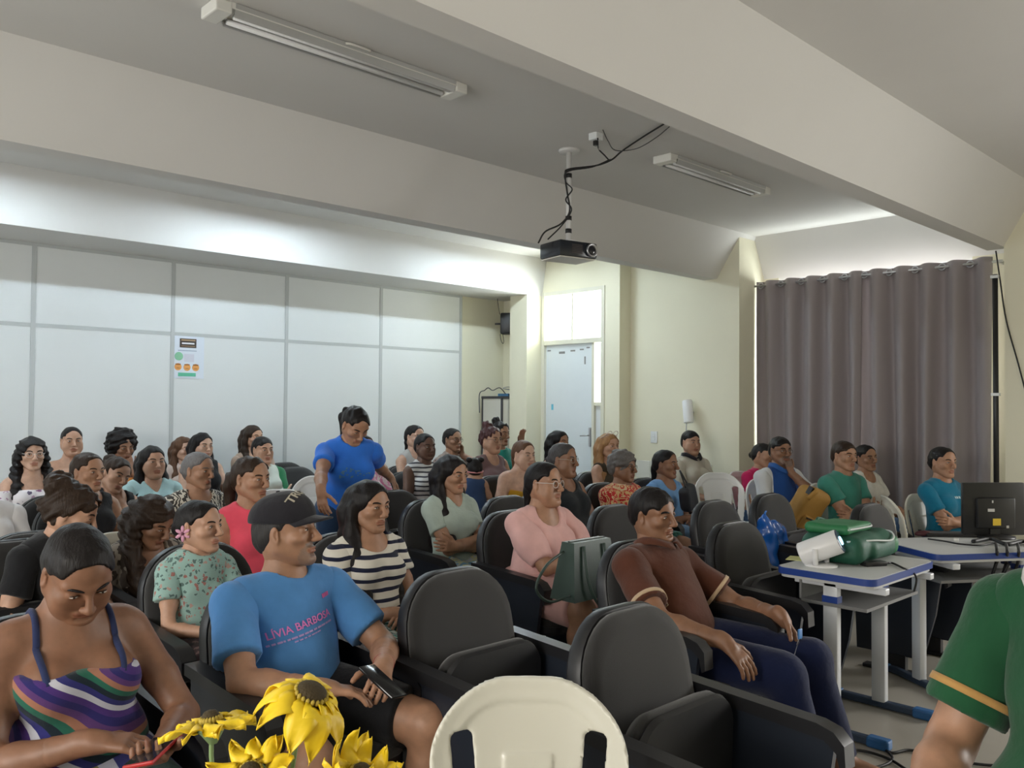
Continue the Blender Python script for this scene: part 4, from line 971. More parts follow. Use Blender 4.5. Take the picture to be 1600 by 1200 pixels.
# ------------------------------------------------------------------ empty chairs (front faces towards -Y)
def top_chair(px, py, label, up=True, ztop=.905, rz=0.):
    w = onZ(px, py, ztop); put_chair(w[0], w[1]-.27, up, label, rz)     # the back's top leans .27 m behind the chair's centre
top_chair(712, 893, 'empty charcoal hall chair in the centre between two men')
top_chair(982, 952, 'empty charcoal hall chair in front of the man in brown')
top_chair(1150, 818, 'empty charcoal hall chair left of the blue plastic bag')
put_chair(4.02, 2.98, True, 'charcoal hall chair just behind the woman in pink, right side')
top_chair(1118, 784, 'smaller looking charcoal hall chair beside the light blue tee')
top_chair(1205, 773, 'charcoal hall chair holding the blue plastic bag')
top_chair(1362, 789, 'charcoal hall chair in front of the teal tee')
top_chair(795, 777, 'empty charcoal hall chair behind the pink blouse')
top_chair(615, 768, 'charcoal hall chair gripped by the standing woman')
top_chair(22, 847, 'charcoal hall chair at the left edge above the sundress')
put_chair(1.72, 5.62, True, 'blue grey lit hall chair at the far left behind the messy bun')
put_chair(4.35, 7.45, True, 'empty hall chair by the panelled wall left of the standing woman'); put_chair(4.12, 6.85, True, 'empty hall chair left of the standing woman, one row nearer')
put_chair(5.05, 7.2, True, 'empty hall chair by the panelled wall beside the grey tank top')
# plastic chairs
w = onZ(826, 1056, .845)-RZ(math.pi-math.radians(44))@V(0,-.30,0); put_plastic(w[0], w[1], math.radians(-44), 'cream white plastic chair in the foreground, cut by the bottom edge', M_PLC)

w = onY(1415, 800, 2.6); put_plastic(w[0], 2.45, math.radians(35), 'empty cream plastic chair beside the computer desk', M_PLC)
def plastic_top(px, py, y, rz, label, mat=M_PLW):
    t = onY(px, py, y); rz = math.radians(rz); w = t-RZ(math.pi+rz)@V(0,-.30,0); o = put_plastic(w[0], w[1], rz, label, mat); o.scale = (1,1,t[2]/.845); return o
plastic_top(496, 743, 6.35, -25, 'white plastic chair left of the standing woman')
plastic_top(437, 764, 5.6, -25, 'white plastic chair behind the dark cap')
plastic_top(1119, 738, 4.28, -38, 'empty white plastic chair right of the light blue tee')
# ------------------------------------------------------------------ the audience
def C(*c): return tuple(c)
F_NAVY = fabric('plain', (.012,.022,.07)); F_JEAN = fabric('plain', (.05,.10,.19)); F_BLK = fabric('plain', (.010,.010,.012)); F_DGRN = fabric('plain', (.01,.05,.03)); F_LJEAN = fabric('plain', (.16,.27,.42))
F_GREYP = fabric('plain', (.12,.12,.12))
PEOPLE = {}
def sit(key, label, px, py, y, chair='hall', ch_label=None, up=False, cdx=0., cdy=0., **kw):
    p = person(label, onY(px, py, y), **kw); PEOPLE[key] = p
    if chair:
        c = p['loc']+p['Rw']@V(0,.055,0); c = c+V(cdx, cdy, 0)
        if chair == 'hall': put_chair(c[0], c[1], False, ch_label or ('charcoal hall chair under the '+label.split(' ', 1)[1] if False else 'charcoal hall chair used by the '+label), rz=kw.get('yaw', 0)*D2R*.0)
        else: put_plastic(c[0], c[1], kw.get('yaw', 0)*D2R, ch_label or 'white plastic chair used by the '+label, M_PLW if chair == 'white' else M_PLC)
    return p
# ---- foreground
sit('purple', 'woman in purple striped sundress looking down at a red phone', 122, 893, 2.34, hy=2, hp=-34, hr=4, lean=0, girth=1.18, bust=1.2, fat=.5, skin=(.225,.108,.062), hair='tied', hc=BLACK, detail=2,
    top=('straps', fabric('swirl', (.025,.02,.13), (.07,.03,.18), (.55,.55,.62), (.03,.03,.17), (.01,.02,.03), (.02,.12,.08), (.35,.16,.10), (.10,.04,.16), scale=1.9), dict(cut=.33, name='sundress', strapmat=fabric('plain', (.02,.03,.09)))),
    bottom=('dress', fabric('swirl', (.025,.02,.13), (.20,.17,.08), (.45,.45,.55), (.03,.03,.17), (.01,.05,.04), (.16,.02,.03), scale=1.5)),
    armR=dict(W=(.04,.29,.185), hd=(-.75,.55,-.05), hn=(-.1,-.1,-1), curl=.42, pole=(.8,-.4,-.7)), armL=dict(W=(-.11,.33,.145), hd=(.55,.75,.0), hn=(.2,-.1,1), curl=.75, pole=(-.8,-.3,-.7)), cdy=.03,
    ch_label='charcoal hall chair under the woman in the striped sundress')
sit('cap', 'man in dark cap and blue tee holding a black phone', 447, 832, 2.62, hy=38, hp=9, hr=-3, lean=-9, male=True, girth=1.12, s=1.03, skin='mid', hair='short', hc=(.035,.033,.033), facial='stubble', detail=2, grey=1,
    top=('tee', fabric('plain', (.09,.27,.60)), dict(sleeve=.72)), bottom=('shorts', F_BLK), spread=.22, knee=(.0,-.12),
    armR=dict(W=(.10,.34,.13), hd=(-.85,.5,-.15), hn=(-.2,.2,-1), curl=.35, pole=(.9,-.3,-.6)), armL=dict(W=(-.12,.34,.15), hd=(.6,.7,-.15), hn=(.5,.2,-.6), curl=.6, pole=(-.9,-.4,-.5)),
    ch_label='charcoal hall chair under the man in the dark cap', cdy=-.05)
sit('brown', 'man in brown polo slouching with keys in his hand', 1020, 803, 2.28, hy=2, hp=-2, hr=6, lean=-26, side=-4, male=True, girth=1.08, s=1.06, skin='brown', hair='short', hc=BLACK, detail=2, seat=.41,
    top=('polo', fabric('plain', (.095,.032,.018)), dict(sleeve=.72, trim=(.62,.45,.28), collar=True)), bottom=('pants', fabric('plain', (.008,.014,.055))), spread=.05, knee=(-.30,-.42), shin=.14,
    armR=dict(W=(.17,.30,.10), hd=(-.1,.75,-.6), hn=(-.2,-.5,-.8), curl=.35, pole=(.9,-.5,-.5)), armL=dict(W=(-.25,.30,.13), hd=(-.1,.6,-.75), hn=(.5,-.3,-.6), curl=.7, pole=(-.8,-.2,-.8)), cdy=.02, cdx=-.02,
    ch_label='charcoal hall chair under the man in the brown polo')
sit('girl', 'girl in mint floral tee with a pink flower behind her ear', 311, 822, 3.38, hy=30, hp=2, lean=0, s=.80, hs=1.0, girth=.8, bust=.3, skin='tan', hair='tied', hc=BLACK, detail=2, seat=.44,
    top=('tee', fabric('floral', (.30,.46,.42), (.35,.16,.14), (.10,.16,.15), (.45,.30,.26), scale=1.9), dict(sleeve=.5)), bottom=('shorts', fabric('floral', (.10,.07,.08), (.3,.2,.2), (.05,.05,.06))),
    armR=dict(W=(.04,.24,.10), hd=(-.6,.7,-.1), hn=(0,0,-1), curl=.6), armL=dict(W=(-.10,.27,.09), hd=(.5,.8,0), hn=(0,-.2,1), curl=.6), ch_label='charcoal hall chair under the girl in mint', cdy=-.11, cdx=.05)
sit('striped', 'woman with long straight black hair in navy striped tee', 576, 790, 3.18, hy=8, hp=-2, lean=-6, s=.97, girth=.95, skin='mid', hair='long', hc=BLACK, detail=2,
    top=('scoop', fabric('stripes', (.72,.68,.60), (.012,.015,.04), scale=1.0), dict(sleeve=.42)), bottom=('pants', fabric('patches', (.02,.10,.09), (.45,.5,.48), (.03,.2,.16))), armR='lapin', armL='lapin', ch_label='charcoal hall chair under the woman in navy stripes')
sit('pink', 'woman in pale pink blouse and glasses with handbag on lap', 850, 755, 3.2, hy=12, hp=2, lean=3, girth=1.28, bust=1.15, fat=.6, skin='mid', hair='lowpony', hc=BLACK, glasses='clear', detail=2,
    top=('puff', fabric('plain', (.78,.46,.43)), dict(sleeve=.85)), bottom=('dress', fabric('plain', (.76,.45,.42))),
    armR=dict(W=(-.02,.36,.20), hd=(-.4,.8,.0), hn=(0,0,-1), curl=.4, pole=(.8,-.4,-.7)), armL=dict(W=(-.16,.34,.20), hd=(.0,.95,-.1), hn=(0,0,-1), curl=.5), ch_label='charcoal hall chair under the woman in the pink blouse')
sit('coral', 'woman in coral sleeveless top with dark ponytail', 392, 748, 4.1, hy=18, hp=0, lean=-4, girth=1.05, skin='mid', hair='pony', hc=DBROWN, detail=1,
    top=('sleeveless', fabric('plain', (.85,.095,.15))), bottom=('pants', F_JEAN), ch_label='charcoal hall chair under the woman in coral')
sit('mint', 'woman in grey mint knit top with folded arms', 706, 740, 4.0, hy=8, hp=-6, lean=-5, s=.97, girth=.93, skin='mid', hair='long', hc=BLACK, detail=2,
    top=('v', fabric('knit', (.44,.52,.46)), dict(sleeve=.55)), bottom=('shorts', fabric('patches', (.15,.33,.5), (.55,.55,.3), (.45,.5,.55))), armR='crossed', armL='crossed', ch_label='charcoal hall chair under the woman in the mint knit')
sit('bunback', 'person in black top with messy curly bun, head bowed away', 112, 800, 3.95, yaw=25, hy=35, hp=-22, lean=14, skin='tan', hair='tied+messy', hc=DBROWN, detail=1, top=('tee', F_BLK), bottom=('pants', F_BLK), ch_label='charcoal hall chair under the person with the messy bun')
sit('curlydown', 'woman with long dark curls looking down behind the girl', 238, 815, 4.15, hy=25, hp=-24, lean=14, skin='brown', hair='longcurly', hc=DBROWN, detail=1, top=('scoop', fabric('zebra', (.35,.3,.25), (.08,.06,.05))), bottom=('pants', F_BLK), chair=None)
# ---- left middle
sit('blackbow', 'woman in black top with dark hair and bow behind the curly bun', 137, 737, 5.45, hy=22, lean=-4, skin='mid', hair='lowpony', hc=DBROWN, top=('tank', F_BLK), bottom=('pants', F_JEAN), ch_label='charcoal hall chair under the woman with the hair bow')
sit('leaning', 'woman tilting her head onto her hand in the left rows', 180, 742, 5.9, hy=14, hp=-10, hr=-20, lean=2, side=-4, skin='tan', hair='bun', hc=DBROWN, top=('tank', F_BLK), bottom=('pants', F_JEAN), armL='cheek', ch_label='charcoal hall chair under the woman tilting her head')
sit('tealtee', 'woman in pale aqua tee with long black hair', 238, 721, 6.3, hy=2, lean=-5, girth=1.15, fat=.6, skin='tan', hair='long', hc=BLACK, top=('v', fabric('plain', (.45,.66,.68)), dict(sleeve=.45)), bottom=('pants', F_JEAN), ch_label='charcoal hall chair under the woman in pale aqua')
sit('oldgrey', 'older woman with grey hair in zebra print blouse', 310, 735, 5.25, hy=24, hp=-2, lean=-2, girth=1.1, skin='mid', hair='tied', hc=GREY, top=('scoop', fabric('zebra', (.62,.58,.50), (.05,.045,.04), scale=1.6), dict(sleeve=.7)), bottom=('pants', F_BLK), ch_label='charcoal hall chair under the grey haired woman')
sit('curlyglasses', 'woman with long black curls, glasses and floral off shoulder top', 50, 709, 6.7, hy=-4, lean=-3, skin='light', hair='longcurly', hc=BLACK, glasses='clear', top=('off', fabric('floral', (.72,.68,.70), (.25,.10,.20), (.10,.08,.13), (.45,.30,.40), scale=.8), dict(cut=.36, sleeve=.6)), bottom=('pants', F_JEAN), ch_label='charcoal hall chair under the woman with long curls')
sit('edge', 'person in white and red top cut off at the left edge', -28, 748, 5.35, hy=10, lean=-4, girth=1.15, skin='mid', hair='tied', top=('tee', fabric('plain', (.7,.68,.68)), dict(sleeve=.7)), bottom=('pants', F_BLK), armL='lapin', chair=None)
sit('big', 'bare shouldered woman leaning back against the panelled wall', 112, 689, 7.5, hy=-6, lean=-8, girth=1.35, fat=1., bust=1.25, skin='tan', hair='tied', hc=BLACK, top=('strapless', F_BLK, dict(cut=.32)), bottom=('pants', F_BLK), chair=None)
sit('afro', 'woman with curly afro and a hand at her mouth', 192, 699, 7.55, hy=6, hp=-6, lean=0, skin='brown', hair='afro', hc=BLACK, top=('straps', fabric('plain', (.6,.22,.05))), bottom=('pants', F_BLK), armL='chin', chair=None)
sit('hid286', 'woman with light brown hair hidden behind the black haired woman', 287, 702, 7.66, hy=10, lean=-6, skin='light', hair='long', hc=BROWN, top=('tee', fabric('plain', (.6,.5,.45))), bottom=('pants', F_JEAN), chair=None)
sit('black316', 'woman with sleek black hair and black top by the wall notice', 316, 696, 7.45, hy=8, hp=-3, lean=-6, girth=1.1, fat=.5, skin='light', hair='long', hc=BLACK, top=('tank', F_BLK), bottom=('pants', F_BLK), chair=None)
sit('back396', 'dark haired woman leaning on the panelled wall behind the green raglan tee', 395, 683, 7.6, hy=14, lean=-8, skin='tan', hair='long', hc=DBROWN, top=('scoop', fabric('plain', (.45,.33,.26))), bottom=('pants', F_BLK), chair=None)
sit('raglan', 'person with short dark hair in white tee with green sleeves', 410, 703, 6.75, hy=4, lean=-5, girth=1.15, fat=.6, skin='tan', hair='short', hc=BLACK, top=('tee', fabric('raglan', (.62,.68,.62), (.02,.17,.07)), dict(sleeve=.75)), bottom=('pants', F_JEAN), armR='crossed', armL='crossed', ch_label='charcoal hall chair under the person in the green raglan')
# ---- standing
st = person('standing woman in bright blue tee leaning over the chairs', onY(555,664,4.55), lean=14, hy=16, hp=-36, s=.97, girth=1.12, bust=1.15, skin='mid', hair='pony', hc=BLACK, legs='stand', detail=2, yaw=-20,
    top=('tee', fabric('plain', (.03,.17,.68)), dict(sleeve=.55, hem=-.06)), bottom=('pants', fabric('plain', (.022,.05,.11))),
    armR=dict(Ww=onY(501,768,4.30), hd=(-.1,.15,-1), hn=(-.6,-.6,0), curl=.35, pole=(.15,-.95,-.3)), armL=dict(Ww=onY(611,748,4.92), hd=(-.55,-.1,-.65), hn=(.3,-.2,-.8), curl=.4, pole=(-.2,-.6,-.3)))
PEOPLE['standing'] = st
# ---- centre rear
sit('pinkhid', 'person in pink and white top hidden behind the standing woman', 566, 702, 5.5, hy=10, lean=-3, girth=1.3, skin='tan', hair='tied', top=('tee', fabric('patches', (.72,.62,.66), (.66,.25,.42), (.75,.7,.7))), bottom=('pants', F_JEAN), ch_label='charcoal hall chair behind the standing woman')
sit('grey648', 'woman with glasses and long hair in light grey tank top', 648, 683, 6.5, hy=6, lean=-5, girth=1.1, skin='light', hair='lowpony', hc=BLACK, glasses='metal', top=('tank', fabric('plain', (.5,.49,.47))), bottom=('pants', F_JEAN), ch_label='charcoal hall chair under the woman in light grey')
sit('stripetank', 'dark skinned woman in sleeveless white top with black stripes', 664, 698, 5.85, hy=-2, lean=-3, side=-3, girth=1.15, fat=.5, skin='dark', hair='tied', hc=BLACK, top=('sleeveless', fabric('stripes', (.68,.68,.66), (.05,.05,.06), scale=1.2)), bottom=('pants', F_JEAN), ch_label='charcoal hall chair under the woman in the striped sleeveless top')
sit('glasshand', 'woman in glasses resting her temple on her hand', 707, 687, 6.55, hy=4, lean=-2, skin='mid', hair='tied', hc=BLACK, glasses='dark', top=('tee', fabric('floral', (.35,.28,.25), (.12,.08,.08), (.5,.42,.38))), bottom=('pants', F_JEAN), armL='cheek', ch_label='charcoal hall chair under the woman resting her temple')
sit('bunglass', 'woman with high bun and glasses in mauve tank top', 767, 687, 5.6, hy=4, lean=-3, girth=1.25, fat=.7, bust=1.2, skin='tan', hair='tied+topbun', hc=(.07,.03,.03), glasses='dark', top=('tank', fabric('plain', (.17,.10,.10))), bottom=('pants', F_BLK), ch_label='charcoal hall chair under the woman with the high bun')
sit('teal778', 'woman in teal top raising one hand near the cabinet', 781, 678, 6.1, hy=6, lean=-4, skin='mid', hair='tied+topbun', hc=BLACK, top=('tee', fabric('plain', (.02,.25,.20))), bottom=('pants', F_BLK), armL=dict(Ww=onY(815,694,5.9), hd=(.1,.1,1), hn=(0,1,0), curl=.3, pole=(-.5,.2,-.8)), ch_label='charcoal hall chair under the woman raising a hand')
sit('toddler', 'toddler in navy dress with pink headband seen from behind', 741, 733, 5.0, yaw=150, hy=0, hp=-6, lean=2, s=.56, hs=.98, girth=.95, bust=.1, skin='tan', hair='tied', hc=BLACK, seat=.55, top=('tank', fabric('plain', (.03,.06,.14))), bottom=('dress', fabric('plain', (.03,.06,.14))), chair=None)
sit('mustard', 'bare backed woman in mustard top with pulled back brown hair', 818, 710, 4.95, hy=-2, hp=-4, lean=8, side=-4, girth=1.3, fat=.7, skin='light', hair='lowpony', hc=BROWN, top=('strapless', fabric('plain', (.55,.30,.02)), dict(cut=.315)), bottom=('pants', F_JEAN), ch_label='charcoal hall chair under the woman in mustard')
sit('hid873', 'dark haired woman half hidden in front of the white door', 873, 691, 5.6, hy=4, lean=-4, skin='mid', hair='long', hc=BLACK, top=('tank', F_BLK), bottom=('pants', F_BLK), ch_label='charcoal hall chair under the woman before the door')
sit('blacktank', 'woman in black tank top and glasses with greying hair tied back', 880, 718, 4.05, hy=14, lean=-6, girth=1.3, fat=.6, bust=1.2, skin='brown', hair='tied', hc=(.06,.055,.055), glasses='metal', top=('tank', fabric('plain', (.012,.015,.018))), bottom=('pants', F_BLK), ch_label='charcoal hall chair under the woman in the black tank top')
sit('blonde', 'woman with light brown hair and sunglasses pushed up on her head', 951, 697, 4.85, hy=-10, lean=-4, skin='tan', hair='long', hc=LBROWN, top=('tank', fabric('plain', (.05,.035,.02))), bottom=('pants', F_BLK), ch_label='charcoal hall chair under the woman with light brown hair')
sit('redfloral', 'woman with short grey curls in red floral blouse', 973, 729, 4.05, hy=10, lean=-5, girth=1.2, fat=.4, skin='brown', hair='curlyshort', hc=(.12,.11,.105), glasses='dark', top=('tee', fabric('patches', (.42,.02,.02), (.62,.42,.20), (.50,.03,.03), (.66,.5,.3), scale=1.0), dict(sleeve=.6)), bottom=('skirt', fabric('patches', (.01,.05,.03), (.02,.12,.09), (.01,.01,.02))), ch_label='charcoal hall chair under the woman in red floral')
sit('bluetee', 'woman in light blue tee with dark bag on her lap', 1040, 725, 4.1, hy=10, lean=-3, s=.98, skin='brown', hair='lowpony', hc=BLACK, top=('scoop', fabric('plain', (.17,.36,.66)), dict(sleeve=.6)), bottom=('pants', F_LJEAN), armR='lapin', armL='lapin', ch_label='charcoal hall chair under the woman in light blue')
sit('greytee', 'person in pale grey tee with black collar below the wall lamp', 1079, 691, 4.8, yaw=-12, hy=-8, lean=-6, girth=1.35, fat=1., skin='tan', hair='short', hc=BLACK, top=('tee', fabric('plain', (.66,.62,.52)), dict(sleeve=.7)), bottom=('pants', F_GREYP), chair='cream', ch_label='cream plastic chair under the person in the pale grey tee')
sit('magenta', 'woman in magenta tee leaning her head aside', 1192, 712, 4.05, yaw=-10, hy=14, hp=-6, hr=-14, lean=4, s=.97, skin='mid', hair='tied', hc=BLACK, top=('tee', fabric('plain', (.50,.015,.10))), bottom=('pants', F_JEAN), chair='white', ch_label='white plastic chair under the woman in magenta')
sit('mang', 'man in glasses and blue and white shirt with hand on chin', 1219, 704, 3.55, yaw=-18, hy=-8, lean=-2, male=True, skin='brown', hair='short', hc=BLACK, glasses='dark', facial='stubble', top=('polo', fabric('raglan', (.02,.08,.30), (.68,.70,.72), scale=1.), dict(sleeve=.8)), bottom=('pants', fabric('plain', (.5,.48,.42))), armL='chin', armR='lapin', chair='white', ch_label='white plastic chair under the man with hand on chin')
sit('teal', 'person in teal tee with folded arms before the curtain', 1319, 712, 3.02, yaw=-14, hy=-6, lean=-2, skin='mid', hair='short', hc=DBROWN, male=True, top=('tee', fabric('plain', (.045,.22,.17))), bottom=('pants', F_BLK), armR='crossed', armL='crossed', chair='white', ch_label='white plastic chair under the person in the teal tee')
sit('white', 'woman in white blouse half hidden behind the teal tee', 1353, 715, 3.30, yaw=-10, hy=-14, hr=6, lean=0, skin='mid', hair='tied', hc=BLACK, top=('puff', fabric('plain', (.74,.72,.68)), dict(sleeve=.6)), bottom=('pants', F_JEAN), chair=None)
sit('blue', 'woman in turquoise blue tee seated behind the computer monitor', 1473, 722, 2.38, yaw=-20, hy=-6, lean=-4, skin='mid', hair='tied', hc=BLACK, top=('tee', fabric('plain', (.008,.16,.27)), dict(sleeve=.6)), bottom=('pants', F_NAVY), armR='crossed', armL='crossed', chair='cream', ch_label='cream plastic chair under the woman in turquoise blue')
# ---- right foreground
pg = person('person in green polo with tan trim, cut off at the right edge', atD(1704,772,1.60), yaw=-112, lean=-2, side=4, hy=-10, hp=0, male=True, girth=1.22, s=1.06, skin='mid', hair='short', hc=BLACK, detail=2,
    top=('polo', fabric('plain', (.012,.075,.030)), dict(sleeve=.78, trim=(.50,.30,.10), collar=(.75,.75,.72))), bottom=('pants', F_JEAN), armL=dict(W=(-.20,.30,.04), pole=(-.5,-.6,-.5)), armR='thigh')
PEOPLE['polo'] = pg
p_ = PEOPLE['curlydown']; c_ = p_['loc']+p_['Rw']@V(0,.055,0); put_plastic(c_[0], c_[1], p_['root'].rotation_euler.z-math.pi, 'hidden cream plastic chair under the woman with dark curls', M_PLC)
p_ = PEOPLE['edge']; c_ = p_['loc']+p_['Rw']@V(0,.055,0); put_plastic(c_[0], c_[1], p_['root'].rotation_euler.z-math.pi, 'cream plastic chair under the person at the left edge', M_PLC)
p_ = PEOPLE['big']; c_ = p_['loc']+p_['Rw']@V(0,.055,0); put_plastic(c_[0], c_[1], p_['root'].rotation_euler.z-math.pi, 'cream plastic chair under the bare shouldered woman at the wall', M_PLC)
p_ = PEOPLE['afro']; c_ = p_['loc']+p_['Rw']@V(0,.055,0); put_plastic(c_[0], c_[1], p_['root'].rotation_euler.z-math.pi, 'cream plastic chair under the woman with the afro', M_PLC)
p_ = PEOPLE['black316']; c_ = p_['loc']+p_['Rw']@V(0,.055,0); put_plastic(c_[0], c_[1], p_['root'].rotation_euler.z-math.pi, 'cream plastic chair under the sleek haired woman at the wall', M_PLC)
p_ = PEOPLE['back396']; c_ = p_['loc']+p_['Rw']@V(0,.055,0); put_plastic(c_[0], c_[1], p_['root'].rotation_euler.z-math.pi, 'cream plastic chair under the woman leaning on the wall', M_PLC)
p_ = PEOPLE['white']; c_ = p_['loc']+p_['Rw']@V(0,.055,0); put_plastic(c_[0], c_[1], p_['root'].rotation_euler.z-math.pi, 'cream plastic chair under the woman in the white blouse', M_PLC)
p_ = PEOPLE['polo']; c_ = p_['loc']+p_['Rw']@V(0,.055,0); put_plastic(c_[0], c_[1], p_['root'].rotation_euler.z-math.pi, 'cream plastic chair under the person in the green polo', M_PLC)
# ------------------------------------------------------------------ things worn or printed
def text_mesh(body, size=.04):
    cu = bpy.data.curves.new('t', 'FONT'); cu.body = body; cu.size = size; cu.align_x = 'CENTER'; cu.offset = size*.012
    ob = bpy.data.objects.new('t', cu); COL.objects.link(ob); dg = bpy.context.evaluated_depsgraph_get(); dg.update()
    me = bpy.data.meshes.new_from_object(ob.evaluated_get(dg)); v = [tuple(q.co) for q in me.vertices]; f = [tuple(p.vertices) for p in me.polygons]
    bpy.data.objects.remove(ob); bpy.data.meshes.remove(me); return v, f
def wrap(target, v, f, c, ex, ey, en, mat, name, parent, off=.003):
    me = target.data; bvh = BVHTree.FromPolygons([q.co for q in me.vertices], [tuple(p.vertices) for p in me.polygons])
    out = []
    for p in v:
        o = c+ex*p[0]+ey*p[1]+en*.35; h = bvh.ray_cast(Vector(o), Vector(-en))
        out.append(np.array(h[0])+en*off if h[0] is not None else c+ex*p[0]+ey*p[1])
    ob = mesh_obj(name, out, f, mat, parent, smooth=False); so = ob.modifiers.new('t', 'SOLIDIFY'); so.thickness = .001; return ob
M_PRINT = pmat('magenta_print', (.74,.22,.58), .6); M_PRINT2 = pmat('mauve_print', (.42,.30,.62), .6); M_BADGE = pmat('pink_print', (.55,.09,.30), .6)
P_ = PEOPLE['cap']; ex, ey, en = -P_['r'], P_['u'], P_['f']; cs, sn = math.cos(.19), math.sin(.19); EX = ex*cs+ey*sn; EY = ey*cs-ex*sn
cc = P_['B'](.008,0,.27)
v, f = text_mesh('LÍVIA BARBOSA', .0345); wrap(P_['shirt'], v, f, cc, EX, EY, en, M_PRINT, 'chest_lettering', P_['shirt'])
dash = MB()
x = -.125
rs = random.Random(3)
while x < .115:
    w = rs.uniform(.006,.02); dash.add([(x,-.020,0),(x+w,-.020,0),(x+w,-.014,0),(x,-.014,0)], [(0,1,2,3)]); x += w+rs.uniform(.002,.006)
x = -.05
while x < .05:
    w = rs.uniform(.006,.015); dash.add([(x,-.031,0),(x+w,-.031,0),(x+w,-.027,0),(x,-.027,0)], [(0,1,2,3)]); x += w+rs.uniform(.002,.005)
wrap(P_['shirt'], dash.v, dash.f, cc, EX, EY, en, M_PRINT2, 'small_print_line', P_['shirt'])
bd = MB()
for k in range(4): bd.add([(k*.009,0,0),(k*.009+.007,0,0),(k*.009+.009,.013,0),(k*.009+.002,.013,0)], [(0,1,2,3)])
wrap(P_['shirt'], bd.v, bd.f, P_['B'](-.085,0,.365), EX, EY, en, M_BADGE, 'chest_badge', P_['shirt'])
# baseball cap
T, Hc, Rh, hsz = P_['T'], P_['Hc'], P_['Rh'], P_['hsz']
F = Fld(); F.el(T(0,-.012,.048), tuple(q*hsz for q in (.090,.111,.088)), Rh, k=.02); F.el(T(0,.03,.052), tuple(q*hsz for q in (.074,.068,.076)), Rh, k=.03)
F.bx(T(0,0,-.045), (.2,.2,.078*hsz), Rh@RX(-.12), k=.006); F.el(T(0,-.012,.030), tuple(q*hsz for q in (.080,.100,.090)), Rh, k=.004, op='s')
v, f = F.mesh(.005); M_CAP = fabric('plain', (.018,.017,.022)); capo = mesh_obj('cap', v, f, M_CAP, P_['root'])
vis_v, vis_f = [], []; n, m = 14, 6
for j in range(m+1):
    for i in range(n+1):
        a = (i/n-.5)*2.2; rr = 1+.78*(j/m)*math.cos(a*.72)**.6
        vis_v.append(T(.083*math.sin(a)*(1+.10*j/m), -.005+.096*math.cos(a)*rr, .048-.018*j/m-.012*(1-math.cos(a*1.1))*1.6))
for j in range(m):
    for i in range(n): q = j*(n+1)+i; vis_f.append((q, q+1, q+n+2, q+n+1))
vo = mesh_obj('visor', vis_v, vis_f, M_CAP, capo); so = vo.modifiers.new('t', 'SOLIDIFY'); so.thickness = .005
ring = [T(.086*math.sin(a), -.010+.105*math.cos(a), .036-.006*math.cos(a)) for a in np.linspace(0, 2*math.pi, 33)]
MB().tube([T(0,-.012,.134), T(0,-.012,.141)], [.009,.006], 8).build('top_button', M_CAP, capo, True)
v, f = text_mesh('TROCK', .042); e1 = Rh@V(-1,0,0); e3 = unit(Rh@V(0,.55,.85)); e2 = unit(np.cross(e3, e1)); e1 = np.cross(e2, e3)
wrap(capo, v, f, T(0,.06,.10), unit(e1+.1*e2), e2, e3, pmat('cap_lettering', (.42,.38,.30), .6), 'cap_lettering', capo)
# collars
def collar(p, mat, open_=.5):
    N, u, f_, r = p['N'], p['u'], p['f'], p['r']; n = 24; v, fc = [], []
    for j in range(4):
        for i in range(n+1):
            a = -math.pi*(1-.10*open_)+2*math.pi*(1-.10*open_)*i/n; a2 = a; R_ = (.068, .072, .088, .098)[j]*p['s']; hz = (.012, .042, .040, .008)[j]
            fr = -math.cos(a2); dip = max(0, fr)**2
            v.append(N+r*math.sin(a2)*R_*1.05-f_*math.cos(a2)*-1*0+f_*(-math.cos(a2))*R_*-1*-1*1.0+u*(hz-.055*dip)+f_*.018)
    for j in range(3):
        for i in range(n): q = j*(n+1)+i; fc.append((q, q+1, q+n+2, q+n+1))
    o = mesh_obj('collar', v, fc, mat, p['shirt']); so = o.modifiers.new('t', 'SOLIDIFY'); so.thickness = .004
def trims(p, col, slv):
    mat = fabric('plain', col)
    for e, (S, E_, W, hd, hn, curl) in p['arms'].items():
        d = unit(E_-S); c = S+(E_-S)*slv-d*.02; R_ = frame_from(d); me = p['shirt'].data; bvh = BVHTree.FromPolygons([q.co for q in me.vertices], [tuple(q.vertices) for q in me.polygons])
        v, fc = [], []; n = 28
        for j, dy in enumerate((-.008, .008)):
            for i in range(n):
                a = 2*math.pi*i/n; w = R_@V(math.cos(a), 0, math.sin(a)); o = c+d*dy; h = bvh.ray_cast(Vector(o+w*.2), Vector(-w), .2); rad = (np.linalg.norm(np.array(h[0])-o) if h[0] is not None else .06); rad = min(max(rad, .04), .095)
                v.append(o+w*(rad+.002))
        for i in range(n): fc.append((i, (i+1) % n, n+(i+1) % n, n+i))
        ob = mesh_obj('sleeve_trim', v, fc, mat, p['shirt']); so = ob.modifiers.new('t', 'SOLIDIFY'); so.thickness = .004; so.offset = 0
trims(PEOPLE['brown'], (.55,.40,.26), .72); trims(PEOPLE['polo'], (.45,.25,.08), .70)
collar(PEOPLE['brown'], fabric('plain', (.10,.035,.02))); collar(PEOPLE['polo'], fabric('plain', (.72,.72,.68)))
collar(PEOPLE['mang'], fabric('plain', (.03,.11,.36))); collar(PEOPLE['greytee'], fabric('plain', (.02,.018,.018)))
